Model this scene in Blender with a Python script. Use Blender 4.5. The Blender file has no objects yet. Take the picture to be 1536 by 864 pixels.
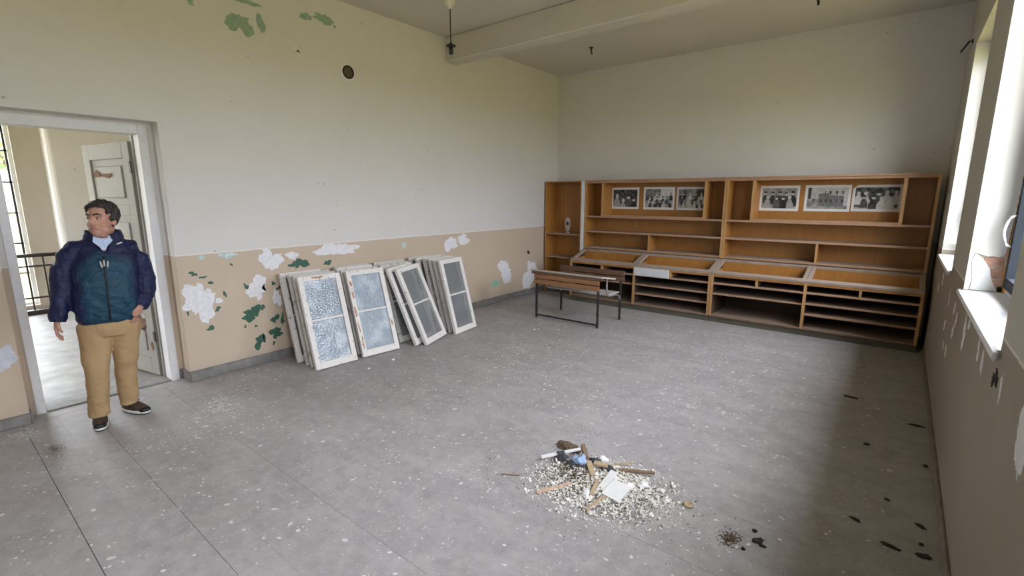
import bpy, bmesh, math, random
from mathutils import Vector, Matrix, noise
R = math.radians
rnd = random.Random(7)
SC = bpy.context.scene
COL = SC.collection

# ------------------------------------------------------------------ camera
cam_d = bpy.data.cameras.new('camera')
cam = bpy.data.objects.new('camera', cam_d); COL.objects.link(cam)
cam_d.sensor_width = 36.0
cam_d.lens = 725.2 / 1536 * 36.0
cam_d.clip_start = 0.02
cam.location = (0, 0, 1.70)
cam.rotation_euler = (R(90 - 10.783), 0, R(38.656))
SC.camera = cam

# ------------------------------------------------------------------ sky: even overcast, brighter towards the zenith
SKY = 24.5
W = bpy.data.worlds.new('overcast_sky'); SC.world = W; W.use_nodes = True
nt = W.node_tree; nt.nodes.clear()
wo = nt.nodes.new('ShaderNodeOutputWorld'); bg = nt.nodes.new('ShaderNodeBackground')
tc = nt.nodes.new('ShaderNodeTexCoord'); sp = nt.nodes.new('ShaderNodeSeparateXYZ')
mr = nt.nodes.new('ShaderNodeMapRange')
mr.inputs[1].default_value = 0.0; mr.inputs[2].default_value = 1.0
mr.inputs[3].default_value = SKY * 0.5; mr.inputs[4].default_value = SKY * 1.5
nt.links.new(tc.outputs['Generated'], sp.inputs[0]); nt.links.new(sp.outputs[2], mr.inputs[0])
bg.inputs[0].default_value = (0.87, 0.915, 1.0, 1)
nt.links.new(mr.outputs[0], bg.inputs[1]); nt.links.new(bg.outputs[0], wo.inputs[0])

SC.view_settings.view_transform = 'Standard'
SC.view_settings.look = 'None'
SC.view_settings.exposure = 0.0
SC.view_settings.gamma = 1.0
SC.view_settings.use_curve_mapping = False
try:
    SC.cycles.use_denoising = True
    SC.cycles.max_bounces = 10
    SC.cycles.diffuse_bounces = 6
    SC.cycles.glossy_bounces = 4
    SC.cycles.transparent_max_bounces = 16
    SC.cycles.caustics_reflective = False
    SC.cycles.caustics_refractive = False
    SC.cycles.sample_clamp_indirect = 12.0
except Exception:
    pass

# ------------------------------------------------------------------ room numbers
XL, XR = -5.0, 0.35          # inner faces of the left and right wall
YB, YF = 7.58, -2.2          # back wall, wall behind the photographer
ZC = 3.76                    # ceiling
ZD = 1.17                    # top of the beige dado
WINS = [(5.08, 6.50), (2.53, 4.08), (-0.05, 1.50), (-2.0, -1.0)]   # window openings in the right wall (y range)
ZS, ZH = 1.09, 3.10          # sill and head of the openings
HX = -10.2                   # far wall of the hallway

for i, (y0, y1) in enumerate(WINS):      # sky portals: give no light, only guide sampling
    l = bpy.data.lights.new('window_portal', 'AREA'); l.shape = 'RECTANGLE'
    l.size = y1 - y0; l.size_y = ZH - ZS; l.cycles.is_portal = True
    o = bpy.data.objects.new('window_portal', l); COL.objects.link(o)
    o.location = (0.66, (y0 + y1) / 2, (ZS + ZH) / 2)
    o.rotation_euler = (0, R(90), 0)
    o.rotation_euler = Matrix(((0, 0, 1), (1, 0, 0), (0, 1, 0))).to_euler()

# ------------------------------------------------------------------ material helpers
MATS = {}
class NT:
    def __init__(s, name):
        m = bpy.data.materials.new(name); m.use_nodes = True
        s.m = m; s.t = m.node_tree; s.t.nodes.clear()
        s.out = s.n('ShaderNodeOutputMaterial'); s.b = s.n('ShaderNodeBsdfPrincipled')
        s.l(s.b.outputs[0], s.out.inputs[0]); MATS[name] = m
        s.pos = s.n('ShaderNodeNewGeometry').outputs['Position']
    def n(s, t): return s.t.nodes.new(t)
    def l(s, a, b): s.t.links.new(a, b)
    def val(s, k, v):
        i = s.b.inputs[k]
        if hasattr(v, 'links') or isinstance(v, bpy.types.NodeSocket): s.l(v, i)
        else: i.default_value = v
    def vscale(s, sc, src=None):
        x = s.n('ShaderNodeVectorMath'); x.operation = 'MULTIPLY'
        s.l(src or s.pos, x.inputs[0]); x.inputs[1].default_value = sc
        return x.outputs[0]
    def noise(s, scale, detail=4, rough=0.55, vec=None, dist=0):
        x = s.n('ShaderNodeTexNoise'); x.inputs['Scale'].default_value = scale
        x.inputs['Detail'].default_value = detail; x.inputs['Roughness'].default_value = rough
        x.inputs['Distortion'].default_value = dist
        s.l(vec or s.pos, x.inputs['Vector']); return x.outputs[0]
    def voro(s, scale, vec=None, feat='F1'):
        x = s.n('ShaderNodeTexVoronoi'); x.inputs['Scale'].default_value = scale; x.feature = feat
        s.l(vec or s.pos, x.inputs['Vector']); return x.outputs[0]
    def ramp(s, f, stops):
        x = s.n('ShaderNodeValToRGB'); e = x.color_ramp.elements
        while len(e) < len(stops): e.new(0.5)
        for k, (p, c) in enumerate(stops):
            e[k].position = p; e[k].color = (c, c, c, 1) if isinstance(c, (int, float)) else (*c, 1)
        s.l(f, x.inputs[0]); return x.outputs[0]
    def mix(s, f, a, b, mode='MIX'):
        x = s.n('ShaderNodeMix'); x.data_type = 'RGBA'; x.blend_type = mode
        for sock, v in ((x.inputs[0], f), (x.inputs[6], a), (x.inputs[7], b)):
            if isinstance(v, bpy.types.NodeSocket): s.l(v, sock)
            elif isinstance(v, (int, float)): sock.default_value = v
            else: sock.default_value = (*v, 1)
        return x.outputs[2]
    def math(s, op, a, b=0.0, c=None):
        x = s.n('ShaderNodeMath'); x.operation = op
        for k, v in enumerate((a, b) if c is None else (a, b, c)):
            if isinstance(v, bpy.types.NodeSocket): s.l(v, x.inputs[k])
            else: x.inputs[k].default_value = v
        return x.outputs[0]
    def sep(s, src=None):
        x = s.n('ShaderNodeSeparateXYZ'); s.l(src or s.pos, x.inputs[0]); return x.outputs
    def bump(s, h, strength=0.3, dist=0.01):
        x = s.n('ShaderNodeBump'); x.inputs['Strength'].default_value = strength
        x.inputs['Distance'].default_value = dist
        s.l(h, x.inputs['Height']); s.l(x.outputs[0], s.b.inputs['Normal'])

def plain(name, c, rough=0.6, var=0.15, scale=12.0, bump=0.0, metal=0.0, spec=0.5):
    t = NT(name)
    f = t.noise(scale, 5)
    d = tuple(max(0, x * (1 - var)) for x in c); e = tuple(min(1, x * (1 + var)) for x in c)
    t.val('Base Color', t.ramp(f, [(0.3, d), (0.7, e)]))
    t.val('Roughness', rough); t.val('Metallic', metal); t.val('Specular IOR Level', spec)
    if bump: t.bump(t.noise(scale * 5, 4), bump, 0.004)
    return t.m

# walls: white distemper above, peach oil-paint dado below with a pale line between
def wall_mat(name, dado=True, up=(0.70, 0.675, 0.645), lo=(0.585, 0.475, 0.365)):
    t = NT(name)
    c = t.mix(t.noise(1.3, 5, 0.6), tuple(x * 0.93 for x in up), tuple(min(1, x * 1.05) for x in up))
    fine = t.ramp(t.noise(60, 3), [(0.72, 0), (0.78, 1)])
    c = t.mix(t.math('MULTIPLY', fine, 0.12), c, (0.45, 0.42, 0.36))
    dots = t.math('MULTIPLY', t.ramp(t.voro(6.5), [(0.055, 1), (0.085, 0)]), t.ramp(t.noise(3.1, 2), [(0.5, 0), (0.56, 1)]))
    c = t.mix(t.math('MULTIPLY', dots, 0.55), c, (0.26, 0.24, 0.20))
    scuff = t.ramp(t.noise(5, 6, 0.7, t.vscale((1.0, 1.0, 3.0))), [(0.68, 0), (0.76, 1)])
    c = t.mix(t.math('MULTIPLY', scuff, 0.16), c, (0.42, 0.40, 0.36))
    if dado:
        l = t.mix(t.noise(2.0, 6, 0.65), tuple(x * 0.9 for x in lo), tuple(min(1, x * 1.07) for x in lo))
        vs = t.voro(34)
        chips = t.ramp(vs, [(0.045, 1), (0.07, 0)])
        gate = t.ramp(t.noise(2.3, 3), [(0.5, 0), (0.62, 1)])
        l = t.mix(t.math('MULTIPLY', chips, gate), l, (0.72, 0.69, 0.66))
        specks = t.ramp(t.voro(21), [(0.03, 1), (0.045, 0)])
        l = t.mix(t.math('MULTIPLY', specks, 0.7), l, (0.20, 0.17, 0.14))
        z = t.sep()[2]
        wob = t.math('MULTIPLY', t.math('SUBTRACT', t.noise(9, 3), 0.5), 0.012)
        zz = t.math('ADD', z, wob)
        c = t.mix(t.math('GREATER_THAN', zz, ZD + 0.012), (0.78, 0.74, 0.69), c)
        c = t.mix(t.math('LESS_THAN', zz, ZD), c, l)
        # darker uneven band towards the foot of the wall
        foot = t.ramp(t.math('ADD', z, t.math('MULTIPLY', t.noise(7, 4), 0.12)), [(0.10, 1), (0.24, 0)])
        c = t.mix(t.math('MULTIPLY', foot, 0.35), c, (0.34, 0.30, 0.26))
    t.val('Base Color', c); t.val('Roughness', 0.62); t.val('Specular IOR Level', 0.3)
    t.bump(t.noise(14, 6, 0.6), 0.25, 0.012)
    return t.m
wall_mat('wall_paint')
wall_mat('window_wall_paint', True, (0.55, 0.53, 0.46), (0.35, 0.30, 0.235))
wall_mat('ceiling_paint', False, (0.62, 0.59, 0.53))
wall_mat('hall_paint', False, (0.56, 0.51, 0.43))
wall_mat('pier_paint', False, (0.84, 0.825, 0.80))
wall_mat('reveal_paint', False, (0.80, 0.80, 0.80))

# floor boards: old grey floor paint with scuffs, dust and worn pale blotches
t = NT('floor_paint')
g = t.mix(t.noise(0.9, 6, 0.6), (0.30, 0.282, 0.287), (0.39, 0.369, 0.374))
st = t.noise(3.0, 6, 0.65, t.vscale((0.7, 1.4, 1.0)))
g = t.mix(t.math('MULTIPLY', t.ramp(st, [(0.45, 0), (0.75, 1)]), 0.45), g, (0.56, 0.545, 0.54))
dk = t.noise(5.5, 5, 0.6, t.vscale((0.8, 1.3, 1.0)))
g = t.mix(t.math('MULTIPLY', t.ramp(dk, [(0.55, 0), (0.8, 1)]), 0.5), g, (0.30, 0.285, 0.27))
md = t.noise(13, 5, 0.7, t.vscale((1.0, 0.85, 1.0)))
g = t.mix(t.math('MULTIPLY', t.ramp(md, [(0.50, 0), (0.72, 1)]), 0.5), g, (0.50, 0.48, 0.475))
g = t.mix(t.math('MULTIPLY', t.ramp(md, [(0.28, 1), (0.46, 0)]), 0.5), g, (0.235, 0.222, 0.215))
bl = t.ramp(t.voro(26, t.vscale((1.0, 0.75, 1.0))), [(0.10, 1), (0.16, 0)])
gt = t.ramp(t.noise(1.2, 4), [(0.42, 0), (0.66, 1)])
g = t.mix(t.math('MULTIPLY', t.math('MULTIPLY', bl, gt), 0.55), g, (0.72, 0.70, 0.70))
sm = t.ramp(t.voro(60), [(0.10, 1), (0.16, 0)])
sx = t.ramp(t.noise(38, 3, 0.6), [(0.60, 0), (0.70, 1)])
g = t.mix(t.math('MULTIPLY', sx, 0.22), g, (0.22, 0.21, 0.20))
g = t.mix(t.math('MULTIPLY', sm, 0.3), g, (0.70, 0.68, 0.67))
t.val('Base Color', g); t.val('Roughness', t.ramp(t.noise(2.5, 4), [(0.3, 0.42), (0.7, 0.62)])); t.val('Specular IOR Level', 0.45)
t.bump(t.noise(30, 5), 0.15, 0.006)

plain('floor_gap', (0.05, 0.045, 0.04), 0.9)
plain('hall_floor', (0.21, 0.20, 0.185), 0.5, 0.35, 5, 0.2)
plain('skirting_grey', (0.20, 0.19, 0.18), 0.6, 0.3, 9, 0.3)
plain('skirting_dado', (0.21, 0.18, 0.14), 0.6, 0.3, 9, 0.3)
plain('plaster_white', (0.80, 0.79, 0.82), 0.8, 0.10, 30, 0.5)
plain('plaster_blue', (0.60, 0.63, 0.70), 0.8, 0.10, 20, 0.4)
plain('paint_green', (0.04, 0.115, 0.075), 0.5, 0.2, 30, 0.3)
plain('paint_teal', (0.52, 0.66, 0.62), 0.7, 0.25, 30, 0.3)
plain('paint_mint', (0.30, 0.52, 0.40), 0.7, 0.1, 30, 0.3)
plain('paint_sage', (0.29, 0.40, 0.32), 0.7, 0.12, 25, 0.3)
plain('hole_dark', (0.02, 0.018, 0.015), 0.9)
plain('mud_dark', (0.035, 0.028, 0.02), 0.95, 0.5, 40, 0.6)
plain('mud_brown', (0.13, 0.095, 0.06), 0.95, 0.5, 60, 0.6)
plain('metal_dark', (0.055, 0.05, 0.05), 0.45, 0.4, 30, 0.2, 0.6)
plain('metal_grey', (0.42, 0.42, 0.43), 0.35, 0.2, 30, 0.1, 0.7)
plain('black_plastic', (0.012, 0.010, 0.010), 0.4)
plain('porcelain', (0.72, 0.68, 0.60), 0.4, 0.15)
plain('rail_dark', (0.03, 0.022, 0.018), 0.4)
plain('white_frame', (0.82, 0.83, 0.86), 0.4, 0.04)
plain('blue_grey_frame', (0.026, 0.031, 0.042), 0.8, 0.08, 12.0, 0.0, 0.0, 0.15)
plain('foam_orange', (0.62, 0.33, 0.09), 0.9, 0.3, 60, 0.8)
plain('brick_red', (0.50, 0.30, 0.22), 0.9, 0.3, 25, 0.6)
plain('mortar', (0.55, 0.49, 0.43), 0.95, 0.2, 30, 0.6)
plain('white_board', (0.66, 0.67, 0.70), 0.5, 0.06)
plain('roof_slab', (0.35, 0.33, 0.30), 0.9)
plain('photo_paper', (0.82, 0.79, 0.74), 0.5, 0.04)
plain('packet_blue', (0.33, 0.45, 0.66), 0.4, 0.35, 40)
plain('paper_white', (0.80, 0.79, 0.79), 0.7, 0.05)
plain('cloth_black', (0.05, 0.05, 0.055), 0.8, 0.5, 40, 0.4)
plain('flake_white', (0.66, 0.645, 0.635), 0.8, 0.12, 30)
plain('plaster_chip', (0.80, 0.765, 0.71), 0.9, 0.15, 40, 0.4)
plain('brick_orange', (0.60, 0.41, 0.31), 0.9, 0.25, 40, 0.5)
plain('bark', (0.10, 0.07, 0.045), 0.9, 0.3, 10, 0.5)
plain('leaf_green', (0.13, 0.24, 0.06), 0.6, 0.4, 3)
plain('skin', (0.47, 0.25, 0.18), 0.5, 0.20, 26, 0.25)
plain('lip', (0.38, 0.15, 0.12), 0.5)
plain('eye_white', (0.50, 0.46, 0.43), 0.3, 0.02)
plain('eye_iris', (0.03, 0.02, 0.015), 0.2)
plain('shirt_blue', (0.50, 0.60, 0.78), 0.7, 0.06, 40)
plain('logo_white', (0.75, 0.74, 0.72), 0.5)
plain('zip_grey', (0.45, 0.45, 0.42), 0.4)
plain('shoe_brown', (0.055, 0.035, 0.025), 0.6, 0.5, 40, 0.3)
plain('shoe_black', (0.010, 0.009, 0.010), 0.55, 0.3)
plain('shoe_sole', (0.72, 0.72, 0.70), 0.6, 0.05)

# grass
t = NT('grass')
t.val('Base Color', t.mix(t.noise(1.5, 6, 0.7), (0.165, 0.147, 0.050), (0.235, 0.202, 0.078))); t.val('Roughness', 0.9)

# hair
t = NT('hair')
h = t.noise(22, 5, 0.6, t.vscale((3.0, 3.0, 0.8)))
t.val('Base Color', t.ramp(h, [(0.35, (0.006, 0.005, 0.005)), (0.60, (0.040, 0.033, 0.029)), (0.74, (0.16, 0.14, 0.13))]))
t.val('Roughness', 0.5); t.bump(h, 0.8, 0.012)

# jacket: navy with a teal blue body panel
t = NT('jacket_cloth')
co = t.n('ShaderNodeTexCoord').outputs['Object']
s3 = t.sep(co)
# object space of the jacket is the person's own frame: x sideways, y towards the front, z up
ax = t.math('ABSOLUTE', t.math('SUBTRACT', s3[0], -0.065))
wob = t.math('MULTIPLY', t.math('SUBTRACT', t.noise(11, 3, 0.5, co), 0.5), 0.08)
inx = t.ramp(t.math('ADD', ax, wob), [(0.115, 1), (0.165, 0)])
inz = t.ramp(t.math('ADD', t.math('ADD', s3[2], t.math('MULTIPLY', ax, 0.45)), t.math('SUBTRACT', wob, 0.5)), [(0.77, 1), (0.83, 0)])
fr = t.ramp(s3[1], [(0.02, 0), (0.08, 1)])
pm = t.math('MULTIPLY', t.math('MULTIPLY', inx, inz), fr)
nv = t.mix(t.noise(9, 4), (0.004, 0.006, 0.030), (0.012, 0.018, 0.075))
tl = t.mix(t.noise(9, 4), (0.006, 0.035, 0.070), (0.012, 0.065, 0.105))
t.val('Base Color', t.mix(pm, nv, tl)); t.val('Roughness', 0.5); t.val('Specular IOR Level', 0.35)
t.bump(t.noise(26, 4, 0.6, t.vscale((1.0, 1.0, 1.6))), 0.55, 0.02)

t = NT('trouser_cloth')
t.val('Base Color', t.mix(t.noise(14, 4), (0.36, 0.235, 0.115), (0.46, 0.31, 0.16))); t.val('Roughness', 0.85)
t.bump(t.noise(16, 4, 0.6), 0.35, 0.02)

# white paint flaking off old joinery
def flaky(name, paint, wood, lo=0.60, hi=0.66, sc=18):
    t = NT(name)
    p = t.mix(t.noise(7, 4), tuple(x * 0.88 for x in paint), paint)
    dirt = t.ramp(t.noise(28, 5, 0.7), [(0.5, 0), (0.75, 1)])
    p = t.mix(t.math('MULTIPLY', dirt, 0.30), p, (0.40, 0.37, 0.32))
    f = t.ramp(t.noise(sc, 6, 0.65), [(lo, 0), (hi, 1)])
    t.val('Base Color', t.mix(f, p, wood)); t.val('Roughness', 0.6)
    t.bump(f, 0.4, 0.004)
    return t.m
flaky('sash_paint', (0.80, 0.765, 0.735), (0.27, 0.19, 0.13), 0.62, 0.66, 22)
flaky('sash_paint_worn', (0.64, 0.61, 0.57), (0.32, 0.27, 0.22), 0.56, 0.66, 12)
flaky('sash_wear', (0.42, 0.20, 0.10), (0.62, 0.45, 0.33), 0.5, 0.6, 60)
flaky('door_paint', (0.30, 0.285, 0.25), (0.20, 0.13, 0.08), 0.68, 0.72, 12)
flaky('door_frame_paint', (0.76, 0.76, 0.77), (0.40, 0.36, 0.31), 0.68, 0.74, 14)
flaky('sill_paint', (0.82, 0.83, 0.86), (0.45, 0.40, 0.36), 0.66, 0.72, 16)
plain('bare_rust', (0.14, 0.062, 0.03), 0.8, 0.4, 30, 0.3)

# cupboards: orange stained plywood, pale worn edges, dusty boards
def wood(name, a, b, sc=(1, 1, 1), rough=0.5, dust=0.0):
    t = NT(name)
    g = t.noise(9, 5, 0.6, t.vscale(sc), 0.6)
    c = t.mix(t.ramp(g, [(0.3, 0), (0.7, 1)]), a, b)
    c = t.mix(t.math('MULTIPLY', t.ramp(t.noise(1.7, 4), [(0.4, 0), (0.8, 1)]), 0.35), c, tuple(x * 0.55 for x in a))
    if dust:
        up = t.n('ShaderNodeNewGeometry'); nz = t.sep(up.outputs['Normal'])[2]
        d = t.math('MULTIPLY', t.ramp(nz, [(0.5, 0), (0.9, 1)]), dust)
        c = t.mix(d, c, (0.36, 0.30, 0.26))
    t.val('Base Color', c); t.val('Roughness', rough)
    return t.m
wood('ply_orange', (0.36, 0.155, 0.032), (0.46, 0.215, 0.052), (3, 3, 0.5), 0.42, 0.35)
wood('ply_back', (0.34, 0.15, 0.032), (0.43, 0.20, 0.050), (4, 4, 0.4), 0.45)
wood('edge_wood', (0.36, 0.20, 0.11), (0.48, 0.295, 0.185), (0.6, 4, 4), 0.6, 0.5)
wood('edge_upright', (0.42, 0.225, 0.085), (0.54, 0.315, 0.14), (4, 4, 0.6), 0.55)
wood('shelf_dusty', (0.34, 0.20, 0.12), (0.44, 0.28, 0.18), (0.6, 4, 4), 0.7, 0.75)
wood('counter_shelf_shade', (0.19, 0.115, 0.07), (0.27, 0.17, 0.11), (0.6, 4, 4), 0.7, 0.45)  # shelf_dusty darkened: shade inside the counters put into the colour
wood('lid_frame', (0.36, 0.27, 0.21), (0.50, 0.40, 0.33), (0.7, 4, 2), 0.75, 0.45)
wood('counter_shade', (0.065, 0.04, 0.025), (0.10, 0.06, 0.04), (1, 3, 1), 0.7, 0.4)  # near-black colour paints in the deep shade of the counter interior
wood('plinth_green', (0.085, 0.085, 0.065), (0.14, 0.13, 0.10), (0.6, 4, 3), 0.7)
wood('desk_wood', (0.28, 0.13, 0.055), (0.41, 0.205, 0.095), (0.5, 5, 5), 0.5)
wood('desk_wood_dark', (0.12, 0.065, 0.04), (0.20, 0.11, 0.065), (0.5, 5, 5), 0.6)
wood('desk_top', (0.46, 0.40, 0.36), (0.60, 0.54, 0.49), (0.5, 5, 5), 0.4, 0.5)
wood('seat_grey', (0.48, 0.45, 0.43), (0.62, 0.59, 0.57), (0.5, 5, 5), 0.5)
wood('stick_wood', (0.40, 0.29, 0.18), (0.55, 0.42, 0.28), (3, 3, 3), 0.8)
wood('stick_dark', (0.18, 0.12, 0.08), (0.28, 0.19, 0.13), (3, 3, 3), 0.8)

# thin window glass and grimy sash glass
def glass(name, tint, opacity, rough, bump=0.0, bsc=40, f0=0.045):
    t = NT(name); t.t.nodes.remove(t.b)
    tr = t.n('ShaderNodeBsdfTransparent'); gl = t.n('ShaderNodeBsdfGlossy'); df = t.n('ShaderNodeBsdfDiffuse')
    gl.inputs['Roughness'].default_value = rough; gl.inputs['Color'].default_value = (1, 1, 1, 1)
    df.inputs['Color'].default_value = (*tint, 1)
    lw = t.n('ShaderNodeLayerWeight')
    F = t.math('MULTIPLY_ADD', t.math('POWER', lw.outputs['Facing'], 5.0), 0.9, f0)
    a = t.n('ShaderNodeMixShader'); b = t.n('ShaderNodeMixShader')
    a.inputs[0].default_value = opacity
    t.l(tr.outputs[0], a.inputs[1]); t.l(df.outputs[0], a.inputs[2])
    t.l(F, b.inputs[0]); t.l(a.outputs[0], b.inputs[1]); t.l(gl.outputs[0], b.inputs[2])
    if bump:
        x = t.n('ShaderNodeBump'); x.inputs['Strength'].default_value = bump; x.inputs['Distance'].default_value = 0.01
        v = t.n('ShaderNodeTexVoronoi'); v.inputs['Scale'].default_value = bsc; t.l(t.pos, v.inputs['Vector'])
        t.l(v.outputs[0], x.inputs['Height'])
        for k in (gl, lw): t.l(x.outputs[0], k.inputs['Normal'])
    t.l(b.outputs[0], t.out.inputs[0]); return t.m
glass('window_glass', (0.8, 0.85, 0.9), 0.03, 0.02)
fg = glass('frosted_glass', (0.36, 0.43, 0.50), 0.78, 0.08, 0.35, 55, 0.06)
ft = fg.node_tree; fd = [n for n in ft.nodes if n.type == 'BSDF_DIFFUSE'][0]
gp = ft.nodes.new('ShaderNodeNewGeometry').outputs['Position']
def _n(kind, **kw):
    n = ft.nodes.new(kind)
    for k, v in kw.items(): n.inputs[k].default_value = v
    return n
v1 = _n('ShaderNodeTexVoronoi', Scale=70.0); v1.feature = 'DISTANCE_TO_EDGE'; ft.links.new(gp, v1.inputs['Vector'])
r1 = ft.nodes.new('ShaderNodeValToRGB'); r1.color_ramp.elements[0].position = 0.02; r1.color_ramp.elements[1].position = 0.22; ft.links.new(v1.outputs[0], r1.inputs[0])
n1 = _n('ShaderNodeTexNoise', Scale=5.0, Detail=3.0); ft.links.new(gp, n1.inputs['Vector'])
r2 = ft.nodes.new('ShaderNodeValToRGB'); r2.color_ramp.elements[0].position = 0.44; r2.color_ramp.elements[1].position = 0.60; ft.links.new(n1.outputs[0], r2.inputs[0])
mm = ft.nodes.new('ShaderNodeMath'); mm.operation = 'MULTIPLY'; ft.links.new(r1.outputs[0], mm.inputs[0]); ft.links.new(r2.outputs[0], mm.inputs[1])
mx = ft.nodes.new('ShaderNodeMix'); mx.data_type = 'RGBA'; mx.inputs[6].default_value = (0.25, 0.31, 0.37, 1); mx.inputs[7].default_value = (0.66, 0.74, 0.82, 1)  # pale crackle paints the bright window reflection into the diffuse colour
ft.links.new(mm.outputs[0], mx.inputs[0]); ft.links.new(mx.outputs[2], fd.inputs['Color'])
glass('dusty_glass', (0.30, 0.32, 0.33), 0.42, 0.06, 0.12, 14)
glass('clear_ornament', (0.75, 0.78, 0.82), 0.25, 0.05)

def vcol_mat(name, rough=0.45):
    t = NT(name)
    a = t.n('ShaderNodeVertexColor'); a.layer_name = 'print'
    t.val('Base Color', a.outputs[0]); t.val('Roughness', rough); return t.m
vcol_mat('photo_print')

# ------------------------------------------------------------------ mesh helpers
def new_bm(): return bmesh.new()
def box(bm, x0, x1, y0, y1, z0, z1, bevel=0.0):
    x0, x1 = min(x0, x1), max(x0, x1); y0, y1 = min(y0, y1), max(y0, y1); z0, z1 = min(z0, z1), max(z0, z1)
    r = bmesh.ops.create_cube(bm, size=1.0)
    for v in r['verts']:
        v.co = Vector(((x0 + x1) / 2 + v.co.x * (x1 - x0), (y0 + y1) / 2 + v.co.y * (y1 - y0), (z0 + z1) / 2 + v.co.z * (z1 - z0)))
    if bevel:
        es = list({e for v in r['verts'] for e in v.link_edges})
        bmesh.ops.bevel(bm, geom=es, offset=bevel, segments=1, affect='EDGES')
    return bm
def bx(*a, **k): return box(new_bm(), *a, **k)
def frame_of(d):
    d = Vector(d).normalized()
    up = Vector((0, 0, 1)) if abs(d.z) < 0.9 else Vector((0, 1, 0))
    s = d.cross(up).normalized(); return s, s.cross(d).normalized()
def tube(bm, pts, r, n=10, closed=False):
    """tube through pts; r a number or a list of numbers / (a, b) pairs"""
    pts = [Vector(p) for p in pts]; rings = []
    for i, p in enumerate(pts):
        a = pts[max(i - 1, 0)]; b = pts[min(i + 1, len(pts) - 1)]
        s, u = frame_of(b - a)
        q = r[i] if isinstance(r, (list, tuple)) else r
        ra, rb = q if isinstance(q, (list, tuple)) else (q, q)
        rings.append([bm.verts.new(p + s * math.cos(2 * math.pi * k / n) * ra + u * math.sin(2 * math.pi * k / n) * rb) for k in range(n)])
    for A, B in zip(rings, rings[1:]):
        for k in range(n): bm.faces.new((A[k], A[(k + 1) % n], B[(k + 1) % n], B[k]))
    bm.faces.new(rings[0][::-1]); bm.faces.new(rings[-1]); return bm
def loft(bm, rings, n=28, power=2.3):
    """stack of level rings (z, cx, cy, rx, ry)"""
    R_ = []
    for z, cx, cy, rx, ry in rings:
        L = []
        for k in range(n):
            a = 2 * math.pi * k / n; c, s = math.cos(a), math.sin(a)
            L.append(bm.verts.new((cx + rx * math.copysign(abs(c) ** (2 / power), c), cy + ry * math.copysign(abs(s) ** (2 / power), s), z)))
        R_.append(L)
    for A, B in zip(R_, R_[1:]):
        for k in range(n): bm.faces.new((A[k], A[(k + 1) % n], B[(k + 1) % n], B[k]))
    bm.faces.new(R_[0][::-1]); bm.faces.new(R_[-1]); return bm
def ball(bm, c, r, seg=20, mat=None):
    rr = r if isinstance(r, (tuple, list)) else (r, r, r)
    g = bmesh.ops.create_uvsphere(bm, u_segments=seg, v_segments=max(6, seg // 2), radius=1.0)
    for v in g['verts']:
        p = Vector((v.co.x * rr[0], v.co.y * rr[1], v.co.z * rr[2]))
        if mat: p = mat @ p
        v.co = p + Vector(c)
    return bm
def lathe(bm, prof, c, n=16):
    R_ = [[bm.verts.new((c[0] + r * math.cos(2 * math.pi * k / n), c[1] + r * math.sin(2 * math.pi * k / n), c[2] + z)) for k in range(n)] for r, z in prof]
    for A, B in zip(R_, R_[1:]):
        for k in range(n): bm.faces.new((A[k], A[(k + 1) % n], B[(k + 1) % n], B[k]))
    bm.faces.new(R_[0][::-1]); bm.faces.new(R_[-1]); return bm
def prism(bm, poly, to3, d):
    """extrude a 2D outline: to3(u, v, depth) -> 3D"""
    A = [bm.verts.new(to3(u, v, 0)) for u, v in poly]; B = [bm.verts.new(to3(u, v, d)) for u, v in poly]
    bm.faces.new(A); bm.faces.new(B[::-1]); n = len(poly)
    for k in range(n): bm.faces.new((A[k], A[(k + 1) % n], B[(k + 1) % n], B[k]))
    return bm
def blob(rx, ry, seed, n=22, jag=0.35):
    r = random.Random(seed); ph = [r.uniform(0, 6.28) for _ in range(9)]; am = [r.uniform(0.3, 1) for _ in range(9)]
    n = int(n * 1.7); P = []
    for k in range(n):
        a = 2 * math.pi * k / n
        w = 1 + jag * sum(am[j] * math.sin((j + 2) * a + ph[j]) / (1 + 0.75 * j) for j in range(9)) + r.uniform(-0.4, 0.4) * jag
        w = max(0.25, w); P.append((rx * w * math.cos(a), ry * w * math.sin(a)))
    return P
def obj(name, bm, mat, parent=None, smooth=False, local=False):
    bmesh.ops.recalc_face_normals(bm, faces=bm.faces)
    me = bpy.data.meshes.new(name); bm.to_mesh(me); bm.free()
    return mobj(name, me, mat, parent, smooth, local)
def mobj(name, me, mat, parent=None, smooth=False, local=False):
    if mat and not me.materials: me.materials.append(MATS[mat])
    if smooth:
        me.polygons.foreach_set('use_smooth', [True] * len(me.polygons))
    o = bpy.data.objects.new(name, me); COL.objects.link(o)
    if parent:
        o.parent = parent
        if not local and parent.type == 'EMPTY':
            o.matrix_parent_inverse = Matrix.Translation(-parent.location)
    return o
def thing(name, label, cat, loc=(0, 0, 0), group=None):
    o = bpy.data.objects.new(name, None); COL.objects.link(o); o.location = loc; o.empty_display_size = 0.1
    o['label'] = label; o['category'] = cat
    if group: o['group'] = group
    return o
def tag(o, label, cat, group=None, kind=None):
    o['label'] = label; o['category'] = cat
    if group: o['group'] = group
    if kind: o['kind'] = kind
    return o
def struct(name, bm, mat, label=None, parent=None, smooth=False):
    o = obj(name, bm, mat, parent, smooth)
    if not parent:
        o['kind'] = 'structure'
        if label: o['label'] = label
    return o
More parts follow.
